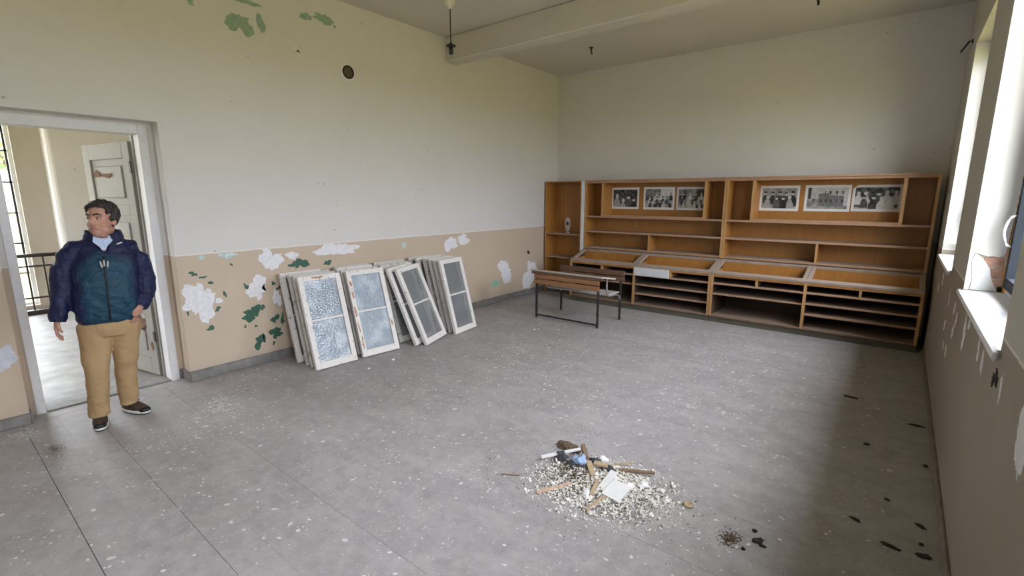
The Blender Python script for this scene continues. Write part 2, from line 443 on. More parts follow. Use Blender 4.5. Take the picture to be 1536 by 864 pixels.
def slab(axis, a0, a1, u0, u1, w0, w1, holes):
    """wall slab across `axis` ('x' or 'y') from a0 to a1 with rectangular holes (u0,u1,z0,z1); only outer faces"""
    us = sorted({u0, u1, *[h for q in holes for h in q[:2]]}); ws = sorted({w0, w1, *[h for q in holes for h in q[2:]]})
    us = [u for u in us if u0 <= u <= u1]; ws = [w for w in ws if w0 <= w <= w1]
    def solid(i, j):
        if not (0 <= i < len(us) - 1 and 0 <= j < len(ws) - 1): return False
        cu, cw = (us[i] + us[i + 1]) / 2, (ws[j] + ws[j + 1]) / 2
        return not any(h[0] < cu < h[1] and h[2] < cw < h[3] for h in holes)
    bm = new_bm(); cache = {}
    def V(a, u, w):
        k = (a, u, w)
        if k not in cache: cache[k] = bm.verts.new((a, u, w) if axis == 'x' else (u, a, w))
        return cache[k]
    for i in range(len(us) - 1):
        for j in range(len(ws) - 1):
            if not solid(i, j): continue
            U, U2, Z, Z2 = us[i], us[i + 1], ws[j], ws[j + 1]
            for a in (a0, a1): bm.faces.new((V(a, U, Z), V(a, U2, Z), V(a, U2, Z2), V(a, U, Z2)))
            if not solid(i - 1, j): bm.faces.new((V(a0, U, Z), V(a1, U, Z), V(a1, U, Z2), V(a0, U, Z2)))
            if not solid(i + 1, j): bm.faces.new((V(a0, U2, Z), V(a1, U2, Z), V(a1, U2, Z2), V(a0, U2, Z2)))
            if not solid(i, j - 1): bm.faces.new((V(a0, U, Z), V(a1, U, Z), V(a1, U2, Z), V(a0, U2, Z)))
            if not solid(i, j + 1): bm.faces.new((V(a0, U, Z2), V(a1, U, Z2), V(a1, U2, Z2), V(a0, U2, Z2)))
    return bm
def baked(o):
    dg = bpy.context.evaluated_depsgraph_get(); dg.update()
    me = bpy.data.meshes.new_from_object(o.evaluated_get(dg)); old = o.data
    o.modifiers.clear(); o.data = me; me.name = old.name; bpy.data.meshes.remove(old); return me
def remeshed(o, voxel, smooth_it=2, fac=0.5):
    m = o.modifiers.new('r', 'REMESH'); m.mode = 'VOXEL'; m.voxel_size = voxel
    if smooth_it:
        s = o.modifiers.new('s', 'SMOOTH'); s.iterations = smooth_it; s.factor = fac
    me = baked(o); me.polygons.foreach_set('use_smooth', [True] * len(me.polygons)); return me

# ================================================================== THE SETTING
# floor: dark bed with painted boards laid across the room
DY0, DY1 = 0.39, 1.462
fl = struct('floor', bx(XL - 0.17, XR + 0.02, YF, YB, -0.30, -0.028), 'floor_gap', 'grey painted wooden board floor with worn pale flecks')
ys = [YF]
anch = [-2.2, -0.6, 0.34, 0.72, 1.26, 2.08, 2.57, 3.45, 4.36, 5.5, 6.6, YB]
rows = []
for a, b in zip(anch, anch[1:]):
    n = max(1, round((b - a) / 0.185))
    for k in range(n): rows.append((a + (b - a) * k / n, a + (b - a) * (k + 1) / n, k == 0))
for i, (a, b, wide) in enumerate(rows):
    gap = (0.0032 if 0.3 < a < 0.4 else 0.0020) if wide and a > 0 else rnd.choice([0.0001, 0.0002, 0.0003, 0.0008])
    cut = [XL - 0.02, rnd.uniform(-4.4, -3.2) if i % 2 else rnd.uniform(-2.6, -1.6), XR + 0.02]
    if i % 3 == 0: cut.insert(2, min(XR - 0.4, cut[1] + rnd.uniform(1.3, 1.9)))
    if 1.2 < a < 1.6: cut = [XL - 0.02, -4.06, rnd.uniform(-1.6, -0.8), XR + 0.02]
    for x0, x1 in zip(cut, cut[1:]):
        e = rnd.uniform(-0.0006, 0.0006)
        obj('floor_board', bx(x0 + (0.004 if x0 == -4.06 else 0.0006), x1 - 0.0006, a + gap, b, -0.026, e * (1.0 if wide else 0.3)), 'floor_paint', fl)

obj('floor_board', bx(XL - 0.172, XL - 0.0205, DY0 - 0.0, DY1 + 0.0, -0.026, 0.0), 'floor_paint', fl)
struct('ceiling', bx(XL - 0.4, XR + 0.5, YF - 0.3, YB + 0.3, ZC, ZC + 0.2), 'ceiling_paint', 'off-white plaster ceiling')
struct('trim_1', bx(XL, XR, 4.83, 5.04, 3.45, ZC, bevel=0.012), 'ceiling_paint', 'plastered ceiling beam across the room')
struct('roof', bx(XL - 0.4 - 5.4, XR + 1.25, YF - 1.2, YB + 1.0, ZC + 0.2, ZC + 0.36), 'roof_slab', 'roof slab with unseen eaves added to block high sky')  # overhang added out of view, sized to shape the shadow under the sills

# left wall with the doorway: shallow outer recess, then the frame
DY0, DY1, DZ = 0.39, 1.462, 2.315       # recess
FY0, FY1, FZ = 0.44, 1.425, 2.295       # outside of the frame
IY0, IY1, IZ = 0.497, 1.355, 2.215      # clear opening
wl = struct('wall_left', slab('x', XL - 0.17, XL, YF, YB, -0.05, ZC, [(DY0, DY1, -0.05, DZ)]), 'wall_paint', 'white wall with peeling peach dado')
struct('wall_left_core', slab('x', XL - 0.40, XL - 0.17, YF - 0.3, YB + 0.3, -0.05, ZC, [(FY0, FY1, -0.05, FZ)]), 'wall_paint', 'inner part of the wall around the door frame')
struct('wall_back', bx(XL - 0.4, XR + 0.29, YB, YB + 0.3, -0.05, ZC), 'wall_paint', 'off-white back wall behind the shelving')
struct('wall_front', bx(XL, XR, YF - 0.3, YF, -0.05, ZC), 'wall_paint', 'wall behind the photographer')
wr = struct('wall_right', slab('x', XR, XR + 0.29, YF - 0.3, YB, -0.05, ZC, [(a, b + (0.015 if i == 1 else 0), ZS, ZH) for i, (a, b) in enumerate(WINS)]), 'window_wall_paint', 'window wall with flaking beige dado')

# skirting
def skirting(name, runs, mat, h=0.105):
    bm = new_bm()
    for r in runs: box(bm, *r, bevel=0.004)
    return struct(name, bm, mat, 'painted skirting band at the foot of the wall')
skirting('baseboard_left', [(XL, XL + 0.018, DY1, 7.15, 0, 0.095), (XL - 0.165, XL + 0.018, DY1 - 0.014, DY1 - 0.0005, 0, 0.095), (XL - 0.168, XL - 0.152, FY1 - 0.002, DY1 - 0.014, 0, 0.095),
                            (XL, XL + 0.018, YF, DY0, 0, 0.085), (XL - 0.165, XL + 0.018, DY0 + 0.0005, DY0 + 0.014, 0, 0.085)], 'skirting_grey')
skirting('baseboard_right', [(XR - 0.016, XR, YF, 6.7, 0, 0.07)], 'skirting_dado')

# door frame, threshold and leaf
df = struct('trim_2', bx(XL - 0.30, XL - 0.158, FY0, IY0, -0.02, FZ, bevel=0.004), 'door_frame_paint', 'white painted door frame')
struct('jamb', bx(XL - 0.30, XL - 0.158, IY1, FY1, -0.02, FZ, bevel=0.004), 'door_frame_paint', parent=df)
struct('head', bx(XL - 0.30, XL - 0.158, IY0, IY1, IZ, FZ, bevel=0.004), 'door_frame_paint', parent=df)
struct('door_stop', bx(XL - 0.345, XL - 0.30, IY1 - 0.012, FY1, 0, IZ + 0.03), 'door_paint', parent=df)
struct('door_threshold', bx(XL - 0.40, XL - 0.158, IY0, IY1, -0.05, 0.012, bevel=0.005), 'skirting_grey', parent=df)
hinge = Vector((XL - 0.36, IY1 - 0.012, 0)); leafdir = Vector((-0.44, -0.085, 0)).normalized(); nrm = Vector((leafdir.y, -leafdir.x, 0))
if nrm.y > 0: nrm = -nrm           # face turned to the photographer's side
def leaf_part(u0, u1, d0, d1, z0, z1, bev=0.003):
    bm = bx(u0, u1, d0, d1, z0, z1, bevel=bev)
    for v in bm.verts: v.co = hinge + leafdir * v.co.x + nrm * v.co.y + Vector((0, 0, v.co.z))
    return bm
DW = 0.84
dr = struct('door_1', leaf_part(0, DW, -0.02, 0.005, 0.015, 2.17), 'door_paint', 'open grey panelled door with worn paint')
for (u0, u1, z0, z1, nm) in ((0, 0.12, 0.015, 2.17, 'stile'), (DW - 0.12, DW, 0.015, 2.17, 'stile'), (0.12, DW - 0.12, 2.03, 2.17, 'rail'), (0.12, DW - 0.12, 1.52, 1.62, 'rail'),
                             (0.12, DW - 0.12, 0.98, 1.09, 'rail'), (0.12, DW - 0.12, 0.50, 0.60, 'rail'), (0.12, DW - 0.12, 0.015, 0.17, 'rail')):
    obj(nm, leaf_part(u0, u1, 0.005, 0.022, z0, z1), 'door_paint', dr)
for z0, z1 in ((1.68, 1.97), (1.15, 1.46), (0.66, 0.92), (0.23, 0.44)):
    obj('panel', leaf_part(0.18, DW - 0.18, 0.005, 0.016, z0, z1, 0.008), 'door_paint', dr)
for z in (1.9, 1.1, 0.35): obj('hinge', leaf_part(-0.012, 0.02, 0.018, 0.028, z, z + 0.10), 'metal_dark', dr)
obj('door_handle', leaf_part(DW - 0.09, DW - 0.05, 0.022, 0.06, 1.02, 1.05, 0.004), 'metal_dark', dr)
for u, z, ru, rz, sd in ((0.62, 1.90, 0.05, 0.035, 3), (0.44, 1.885, 0.085, 0.022, 4), (0.30, 0.50, 0.17, 0.09, 5), (0.15, 0.93, 0.06, 0.07, 6), (0.06, 0.30, 0.02, 0.05, 8)):
    bm = prism(new_bm(), blob(ru, rz, sd), lambda a, b, d: hinge + leafdir * (u + a) + nrm * (0.0235 - d) + Vector((0, 0, z + b)), 0.0012)
    obj('bare_patch', bm, 'bare_rust', dr)

# windows of the right wall
def window(n, y0, y1, cell_label):
    X0, X1 = XR + 0.185, XR + 0.245; fw = 0.06
    fz0 = ZS + 0.03
    w = struct('window_%d' % n, slab('x', X0, X1, y0, y1, fz0, ZH, [(y0 + fw, y1 - fw, fz0 + fw, ZH - fw)]), 'white_frame', cell_label)
    ym = (y0 + y1) / 2; tz = ZH - fw - 0.01
    obj('mullion', bx(X0, X1, ym - 0.03, ym + 0.03, fz0 + fw, tz), 'white_frame', w)
    for a, b, sgn in ((y0 + fw, ym - 0.03, 1), (ym + 0.03, y1 - fw, -1)):
        c = obj('casement', slab('x', X0 - 0.022, X1 - 0.01, a - 0.012, b + 0.012, fz0 + fw - 0.012, tz + 0.01, [(a + 0.05, b - 0.05, fz0 + fw + 0.05, tz - 0.05)]), 'blue_grey_frame', w)
        obj('pane', bx(X0 + 0.02, X0 + 0.026, a + 0.05, b - 0.05, fz0 + fw + 0.05, tz - 0.05), 'window_glass', c)
    # bow handle on the far stile
    yh, zh = y1 - fw - 0.025, 1.50
    pts = [(X0 - 0.022, yh, zh + 0.09)] + [(X0 - 0.022 - 0.042 * math.sin(math.pi * (0.18 + 0.64 * k / 6)) , yh, zh + 0.08 - 0.16 * k / 6) for k in range(7)] + [(X0 - 0.022, yh, zh - 0.09)]
    obj('window_handle', tube(new_bm(), pts, 0.008, 8), 'white_board', w, True)
    # inner sill board with a rounded nose, a little past the opening
    prof = [(XR + 0.185, ZS), (XR, ZS), (XR - 0.015, ZS - 0.004), (XR - 0.024, ZS + 0.006), (XR - 0.026, ZS + 0.018), (XR - 0.020, ZS + 0.029), (XR - 0.008, ZS + 0.034), (XR + 0.185, ZS + 0.036)]
    s = obj('window_sill', prism(new_bm(), prof, lambda u, v, d: Vector((u, y0 + d, v)), y1 - y0), 'sill_paint', w)
    obj('sill_nose', prism(new_bm(), [(p[0] - 0.003, p[1]) for p in prof[2:7]], lambda u, v, d: Vector((u if u > XR - 0.004 else u, y0 - 0.045 + d, v)), y1 - y0 + 0.09), 'sill_paint', w)
for i, (y0, y1) in enumerate(WINS): window(i + 1, y0, y1, ['window recess beside the shelving', 'window recess with broken plaster by the frame', 'window beside the photographer', 'window at the end of the room'][i])

# reveal linings: smooth white distemper on the sides and heads of the recesses
for i, (y0, y1) in enumerate(WINS[:3]):
    X1 = XR + 0.186
    if i != 1:
        obj('reveal_lining', bx(XR + 0.001, X1, y1 - 0.004, y1, ZS + 0.14, ZH), 'reveal_paint', wr)
    obj('reveal_lining', bx(XR + 0.001, X1, y0, y0 + 0.004, ZS + 0.14, ZH), 'reveal_paint', wr)
# the near recess: plaster broken off the far side, bricks showing behind
Y1 = WINS[1][1]
poly = [(XR, 1.128), (0.372, 1.128), (0.378, 1.20), (0.362, 1.30), (0.372, 1.36), (0.395, 1.352), (0.43, 1.338), (0.455, 1.345), (0.48, 1.335), (0.508, 1.36), (0.512, 1.50), (0.520, 1.70), (0.536, 1.85), (0.536, ZH), (XR, ZH)]
obj('plaster_layer', prism(new_bm(), poly, lambda u, v, d: Vector((u, Y1 + d, v)), 0.0155), 'reveal_paint', wr)
poly = [(0.377, 1.128), (0.500, 1.128), (0.488, 1.155), (0.470, 1.19), (0.458, 1.23), (0.452, 1.265), (0.425, 1.31), (0.392, 1.345), (0.376, 1.355), (0.366, 1.30), (0.382, 1.20)]
obj('plaster_layer', prism(new_bm(), poly, lambda u, v, d: Vector((u, Y1 + 0.004 + d, v)), 0.0115), 'reveal_paint', wr)
obj('mortar_bed', bx(0.38, 0.536, Y1 + 0.0125, Y1 + 0.0149, 1.126, 1.72), 'mortar', wr)
for z0, z1, x0, x1 in ((1.205, 1.265, 0.44, 0.512), (1.275, 1.335, 0.42, 0.508), (1.138, 1.196, 0.468, 0.512), (1.345, 1.40, 0.505, 0.53)):
    obj('brick', bx(x0, x1, Y1 + 0.006, Y1 + 0.0149, z0, z1, bevel=0.003), 'brick_red', wr)
bm = new_bm()
for k in range(14):
    z = 1.14 + k * 0.05
    ball(bm, (0.524 + rnd.uniform(-0.003, 0.003), Y1 + 0.008, z), (0.011, 0.012, rnd.uniform(0.025, 0.035)), 8)
obj('mounting_foam', bm, 'foam_orange', wr, True)
obj('dark_gap', bx(0.497, 0.52, Y1 - 0.005, Y1 + 0.010, 1.128, 1.16, bevel=0.004), 'hole_dark', wr)

# ------------------------------------------------------------------ peeled paint on the walls
PATCH = [('w', 1.615, 0.739, 0.125, 0.174), ('w', 2.295, 1.056, 0.101, 0.109), ('w', 2.522, 1.082, 0.072, 0.035), ('w', 2.138, 0.794, 0.084, 0.121), ('w', 2.324, 0.657, 0.041, 0.091), ('w', 3.056, 1.1, 0.218, 0.076), ('w', 4.847, 1.025, 0.145, 0.086), ('w', 5.106, 1.069, 0.098, 0.088), ('w', 6.072, 0.474, 0.155, 0.177), ('w', 6.758, 0.332, 0.177, 0.238), ('w', 1.772, 0.719, 0.034, 0.026), ('g', 2.6, 0.988, 0.074, 0.057), ('g', 2.054, 0.533, 0.082, 0.068), ('g', 2.28, 0.291, 0.069, 0.05), ('g', 2.104, 0.236, 0.052, 0.056), ('g', 2.284, 0.439, 0.034, 0.042), ('g', 2.36, 0.417, 0.021, 0.057), ('g', 1.68, 0.469, 0.028, 0.026), ('g', 1.589, 0.999, 0.032, 0.018), ('g', 1.661, 0.959, 0.027, 0.012), ('g', 1.722, 0.9, 0.017, 0.019), ('g', 1.831, 0.774, 0.015, 0.026), ('g', 1.758, 0.643, 0.023, 0.019), ('g', 2.031, 0.817, 0.019, 0.027), ('g', 2.202, 0.778, 0.016, 0.034), ('g', 2.3, 0.812, 0.017, 0.021), ('g', 2.17, 0.581, 0.02, 0.027), ('g', 2.928, 0.96, 0.041, 0.03), ('g', 1.507, 0.645, 0.01, 0.018), ('g', 2.157, 0.259, 0.02, 0.035), ('g', 2.249, 0.183, 0.014, 0.018), ('g', 2.422, 0.601, 0.021, 0.021), ('g', 2.351, 0.756, 0.021, 0.021), ('g', 2.087, 0.402, 0.013, 0.014), ('g', 1.985, 0.417, 0.012, 0.013), ('g', 1.918, 1.049, 0.012, 0.013), ('t', 1.898, 1.141, 0.071, 0.029), ('t', 1.67, 1.144, 0.033, 0.018), ('t', 4.007, 1.072, 0.043, 0.034), ('m', 5.821, 0.316, 0.085, 0.065), ('p', 2.213, 3.268, 0.096, 0.099), ('p', 2.41, 3.318, 0.038, 0.078), ('p', 2.88, 3.5, 0.059, 0.038), ('p', 3.082, 3.527, 0.109, 0.046), ('p', 1.819, 3.343, 0.031, 0.022), ('p', 2.292, 3.471, 0.11, 0.023), ('p', 3.203, 3.485, 0.024, 0.013), ('b', 0.30, 0.535, 0.075, 0.103), ('d', 6.707, 0.737, 0.030, 0.035)]
PM = {'w': 'plaster_white', 'g': 'paint_green', 't': 'paint_teal', 'm': 'paint_mint', 'p': 'paint_sage', 'b': 'plaster_blue', 'd': 'hole_dark'}
for k, (c, y, z, ry, rz) in enumerate(PATCH):
    o = obj('paint_patch', prism(new_bm(), blob(ry, rz, 40 + k, 26 if ry > 0.06 else 13, 0.45 if c == 'g' else 0.3), lambda a, b, d: Vector((XL + 0.0022 - d, y + a, z + b)), 0.0022), PM[c], wl)
for k, (y, z, ry, rz) in enumerate([(5.768, 0.97, 0.10, 0.04), (4.389, 0.951, 0.05, 0.04), (4.169, 0.909, 0.045, 0.04), (3.659, 0.93, 0.07, 0.075), (3.516, 1.016, 0.04, 0.03), (3.046, 0.99, 0.036, 0.04), (2.886, 0.98, 0.03, 0.05), (4.886, 0.726, 0.06, 0.035), (4.265, 0.804, 0.045, 0.04), (4.737, 0.602, 0.055, 0.03), (4.476, 0.627, 0.07, 0.032), (6.162, 0.842, 0.06, 0.035), (4.879, 0.934, 0.025, 0.05), (2.39, 1.02, 0.02, 0.04), (1.94, 1.0, 0.085, 0.115)]):
    obj('paint_patch', prism(new_bm(), blob(ry * 0.8, rz, 140 + k, 24, 0.4), lambda a, b, d: Vector((XR - 0.002 + d, y + a, z + b)), 0.002), 'plaster_white', wr)
for k, (y, z, ry, rz) in enumerate([(2.50, 1.02, 0.03, 0.028), (2.56, 1.0, 0.02, 0.022)]):
    obj('broken_hole', prism(new_bm(), blob(ry, rz, 180 + k, 16, 0.5), lambda a, b, d: Vector((XR - 0.003 + d, y + a, z + b)), 0.003), 'hole_dark', wr)

# ------------------------------------------------------------------ hallway beyond the door
HY0, HY1 = -2.2, 4.2
struct('floor_hallway', bx(HX - 0.3, XL - 0.40, HY0, HY1, -0.30, -0.004), 'hall_floor', 'dusty grey hallway floor')
struct('ceiling_hallway', bx(HX - 0.3, XL - 0.4, HY0 - 0.2, HY1 + 0.2, ZC, ZC + 0.19), 'ceiling_paint', 'hallway ceiling')
struct('wall_hallway_end', slab('x', HX - 0.3, HX, HY0 - 0.2, HY1 + 0.2, -0.05, ZC, [(-1.6, 1.14, 0.06, 3.3)]), 'hall_paint', 'end wall of the hallway with a tall window')
struct('wall_hallway_side', slab('y', HY0 - 0.2, HY0, HX, XL - 0.4, -0.05, ZC, [(-7.3, -6.0, 1.0, 2.8)]), 'hall_paint', 'side wall of the hallway with an unseen opening added for light')  # opening added out of view to light the front of the pier
struct('wall_hallway_far_side', bx(HX, XL - 0.4, HY1, HY1 + 0.2, -0.05, ZC), 'hall_paint', 'far side wall of the hallway')
# rounded pier standing in front of the end wall
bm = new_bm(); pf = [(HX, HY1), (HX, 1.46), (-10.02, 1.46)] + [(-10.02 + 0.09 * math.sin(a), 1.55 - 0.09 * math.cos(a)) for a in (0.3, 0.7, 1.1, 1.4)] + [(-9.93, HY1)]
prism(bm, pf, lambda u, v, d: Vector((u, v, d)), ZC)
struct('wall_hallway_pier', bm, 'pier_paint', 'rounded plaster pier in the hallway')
hw = struct('window_5', slab('x', HX - 0.16, HX - 0.10, -1.6, 1.14, 0.06, 3.3, [(-1.55, 1.10, 0.10, 3.25)]), 'white_frame', 'tall steel window of the hallway')
for z in (0.55, 1.0, 1.45, 1.90, 2.35, 2.80): obj('glazing_bar', bx(HX - 0.145, HX - 0.115, -1.55, 1.10, z - 0.012, z + 0.012), 'metal_dark', hw)
for y in (-0.7, 0.2, 1.08): obj('glazing_bar', bx(HX - 0.145, HX - 0.115, y - 0.013, y + 0.013, 0.10, 3.25), 'metal_dark', hw)
obj('pane', bx(HX - 0.133, HX - 0.128, -1.55, 1.10, 0.10, 3.25), 'window_glass', hw)
rl = thing('stair_railing', 'dark metal railing in front of the tall hallway window', 'railing', (-9.75, 0, 0))
obj('top_rail', bx(-9.78, -9.72, -1.6, 1.45, 0.83, 0.88, bevel=0.006), 'rail_dark', rl)
for z in (0.70, 0.24): obj('rail', bx(-9.765, -9.735, -1.6, 1.45, z - 0.012, z + 0.012), 'rail_dark', rl)
obj('bottom_rail', bx(-9.80, -9.70, -1.6, 1.45, 0.0, 0.06, bevel=0.005), 'rail_dark', rl)
for k in range(17): obj('baluster', bx(-9.76, -9.74, -1.5 + k * 0.18 - 0.010, -1.5 + k * 0.18 + 0.010, 0.06, 0.83), 'rail_dark', rl)

# ------------------------------------------------------------------ outdoors
bm = new_bm()
vs = [bm.verts.new(p) for p in ((-120, -120, -0.7), (120, -120, -0.7), (120, 120, -0.7), (-120, 120, -0.7))]; bm.faces.new(vs)
struct('ground', bm, 'grass', 'grass around the building')
def tree(loc, h, cr, label, seed):
    r = random.Random(seed)
    t = thing('leafy_tree', label, 'tree', loc, 'trees outside the hallway window')
    x, y, z = loc
    bm = new_bm(); tube(bm, [(x, y, z), (x + 0.1, y, z + h * 0.3), (x, y + 0.1, z + h * 0.6)], [0.22, 0.16, 0.08], 10)
    for k in range(5):
        a = k * 1.26; tube(bm, [(x, y, z + h * 0.4), (x + math.cos(a) * cr * 0.6, y + math.sin(a) * cr * 0.6, z + h * 0.72)], [0.07, 0.03], 6)
    obj('trunk', bm, 'bark', t, True)
    bm = new_bm()
    for k in range(1500):
        d = Vector((r.gauss(0, 1), r.gauss(0, 1), r.gauss(0, 1))).normalized() * cr * r.uniform(0.55, 1.0)
        c = Vector((x, y, z + h * 0.68)) + Vector((d.x, d.y, d.z * 0.8)); s = r.uniform(0.10, 0.2)
        a = Vector((r.gauss(0, 1), r.gauss(0, 1), r.gauss(0, 1))).normalized() * s; b = Vector((r.gauss(0, 1), r.gauss(0, 1), r.gauss(0, 1))).normalized() * s
        bm.faces.new([bm.verts.new(c + q) for q in (a, b, -a, -b)])
    f = obj('foliage', bm, 'leaf_green', t); f['kind'] = 'stuff'
tree((-30, 3.3, -0.7), 8.5, 3.2, 'broad leafy tree on the lawn straight outside the hallway window', 1)
tree((-38, -3.0, -0.7), 7.0, 2.8, 'leafy tree further back on the lawn outside the hallway window', 2)
# ================================================================== SHELVING ALONG THE BACK WALL
def part(root, name, mat, *a, bev=0.002): return obj(name, bx(*a, bevel=bev), mat, root)
YB0 = 7.48                                 # back of the cupboards
def tall_unit():
    t = thing('tall_bookcase', 'narrow tall open orange wood bookcase in the corner beside the white post', 'bookcase', (-4.58, 7.3, 0))
    x0, x1, y0, z1 = -4.965, -4.235, 7.15, 1.93
    part(t, 'side_panel', 'ply_orange', x0, x0 + 0.022, y0, YB0, 0, z1); part(t, 'side_panel', 'ply_orange', x1 - 0.022, x1, y0, YB0, 0, z1)
    part(t, 'top_panel', 'edge_wood', x0, x1, y0 - 0.005, YB0, z1, z1 + 0.02)
    part(t, 'back_panel', 'ply_back', x0 + 0.022, x1 - 0.022, YB0 - 0.01, YB0, 0.08, z1)
    for z in (1.055, 0.645, 0.09): part(t, 'shelf', 'shelf_dusty', x0 + 0.022, x1 - 0.022, y0 + 0.004, YB0 - 0.01, z - 0.022, z)
    part(t, 'plinth', 'plinth_green', x0 + 0.022, x1 - 0.022, y0 + 0.02, y0 + 0.04, 0, 0.068)
    part(t, 'back_strip', 'ply_orange', x0 + 0.13, x0 + 0.165, YB0 - 0.03, YB0 - 0.01, 1.06, z1)
tall_unit()
p = obj('filler_post', bx(-4.228, -4.172, 7.135, 7.17, 0.70, 1.945, bevel=0.003), 'white_board')
tag(p, 'slim white post between the narrow bookcase and the picture shelving', 'post')

def hutch(x0, x1, d1, d2, md, label):
    y0, z0, z1 = 7.15, 0.835, 1.93
    t = thing('shelf_hutch', label, 'shelving', ((x0 + x1) / 2, 7.3, z0))
    for a in (x0, x1 - 0.026): 
        s = part(t, 'side_panel', 'ply_orange', a, a + 0.026, y0, YB0, z0, z1)
        obj('edge_strip', bx(a - 0.001, a + 0.027, y0 - 0.004, y0, z0, z1), 'edge_upright', s)
    part(t, 'top_panel', 'edge_wood', x0, x1, y0 - 0.015, YB0, z1, z1 + 0.022)
    part(t, 'top_rail', 'edge_wood', x0 + 0.026, x1 - 0.026, y0, y0 + 0.02, z1 - 0.03, z1)
    part(t, 'back_panel', 'ply_back', x0 + 0.026, x1 - 0.026, YB0 - 0.012, YB0, z0, z1)
    for z, m in ((1.375, 'ply_orange'), (1.13, 'shelf_dusty'), (0.865, 'shelf_dusty')):
        s = part(t, 'shelf', m, x0 + 0.026, x1 - 0.026, y0 + 0.006, YB0 - 0.012, z - 0.022, z)
        obj('edge_strip', bx(x0 + 0.026, x1 - 0.026, y0 + 0.001, y0 + 0.006, z - 0.025, z + 0.002), 'edge_wood', s)
    for a in (d1, d2):
        s = part(t, 'divider', 'ply_orange', a - 0.011, a + 0.011, y0 + 0.012, YB0 - 0.012, 1.375, z1 - 0.03)
        obj('edge_strip', bx(a - 0.022, a + 0.014, y0 - 0.002, y0 + 0.012, 1.376, z1 - 0.03), 'edge_upright', s)
    part(t, 'picture_ledge', 'edge_wood', d1 + 0.014, d2 - 0.022, y0 - 0.002, y0 + 0.018, 1.376, 1.398)
    s = part(t, 'divider', 'ply_orange', md - 0.010, md + 0.010, y0 + 0.012, YB0 - 0.012, 0.865, 1.108)
    obj('edge_strip', bx(md - 0.012, md + 0.012, y0 + 0.003, y0 + 0.012, 0.866, 1.107), 'edge_upright', s)
hutch(-4.165, -1.935, -3.835, -2.21, -3.02, 'orange wood shelf unit next to the white post, three photographs in its top bay')
hutch(-1.93, 0.285, -1.585, -0.01, -0.80, 'orange wood shelf unit beside the window wall, three photographs in its top bay')

def counter(x0, x1, bays, label):
    """low cupboard with open shelves, a drawer row and two shallow sloped showcase trays without glass"""
    y0, zf, zb, yb = 6.75, 0.69, 0.832, 7.185
    t = thing('display_counter', label, 'cabinet', ((x0 + x1) / 2, 7.1, 0))
    xm = (x0 + x1) / 2
    def upright(a, b):
        bm = prism(new_bm(), [(y0, 0.09), (7.46, 0.09), (7.46, 0.80), (yb, zb - 0.03), (y0, zf - 0.03)], lambda u, v, d: Vector((a + d, u, v)), b - a)
        s = obj('side_panel', bm, 'counter_shade', t)
        obj('edge_strip', bx(a - 0.004, b + 0.004, y0 - 0.012, y0, 0.09, zf - 0.03), 'edge_upright', s)
    upright(x0 + 0.004, x0 + 0.026); upright(xm - 0.012, xm + 0.012); upright(x1 - 0.026, x1 - 0.004)
    part(t, 'plinth', 'plinth_green', x0, x1, y0 + 0.012, y0 + 0.04, 0, 0.085)
    s = part(t, 'bottom_panel', 'counter_shelf_shade', x0 + 0.004, x1 - 0.004, y0 - 0.006, 7.46, 0.075, 0.10)
    part(t, 'back_panel', 'counter_shade', x0 + 0.026, x1 - 0.026, 7.44, 7.455, 0.10, 0.79)
    tray = (0.0, 0.0)
    # sloping lid frame
    def lid(a, b, s0, s1, nm='lid_rail', m='lid_frame'):
        L = math.hypot(yb - y0, zb - zf); dy, dz = (yb - y0) / L, (zb - zf) / L
        pl = [(y0 + dy * s0, zf + dz * s0), (y0 + dy * s1, zf + dz * s1), (y0 + dy * s1 + dz * 0.028, zf + dz * s1 - dy * 0.028), (y0 + dy * s0 + dz * 0.028, zf + dz * s0 - dy * 0.028)]
        return obj(nm, prism(new_bm(), pl, lambda u, v, d: Vector((a + d, u, v)), b - a), m, t)
    L = math.hypot(yb - y0, zb - zf)
    lid(x0, x1, -0.02, 0.055); lid(x0, x1, L - 0.055, L)
    for a, b in ((x0, x0 + 0.05), (xm - 0.045, xm - 0.002), (xm + 0.002, xm + 0.045), (x1 - 0.05, x1)): lid(a, b, 0.055, L - 0.055, 'lid_stile')
    part(t, 'front_rail', 'ply_orange', x0 + 0.004, x1 - 0.004, y0 - 0.006, y0 + 0.016, zf - 0.062, zf - 0.03)
    for k, (nsh, dr) in enumerate(bays):
        a, b = (x0 + 0.026, xm - 0.012) if k == 0 else (xm + 0.012, x1 - 0.026)
        part(t, 'tray_floor', 'ply_orange', a, b, y0 + 0.016, 7.16, 0.625, 0.637)
        part(t, 'tray_back', 'ply_orange', a, b, 7.145, 7.16, 0.637, 0.80)
        part(t, 'tray_side', 'ply_orange', a, a + 0.012, y0 + 0.06, 7.145, 0.637, 0.70); part(t, 'tray_side', 'ply_orange', b - 0.012, b, y0 + 0.06, 7.145, 0.637, 0.70)
        s = part(t, 'drawer_rail', 'edge_wood', a, b, y0 - 0.006, y0 + 0.03, 0.525, 0.548)
        part(t, 'drawer_floor', 'counter_shade', a, b, y0 + 0.03, 7.44, 0.530, 0.542)
        m = (a + b) / 2
        part(t, 'drawer_divider', 'edge_upright', m - 0.012, m + 0.012, y0 - 0.006, y0 + 0.3, 0.548, zf - 0.062)
        for z in nsh:
            s = part(t, 'shelf', 'counter_shelf_shade', a, b, y0 + 0.03, 7.44, z - 0.02, z)
            obj('edge_strip', bx(a, b, y0 + 0.024, y0 + 0.03, z - 0.022, z + 0.001), 'edge_wood', s)
        if dr:
            d = part(t, 'drawer_front', 'white_board', a - 0.008, m - 0.014, y0 - 0.024, y0 - 0.008, 0.535, zf - 0.034); d['label'] = 'pale grey drawer front'
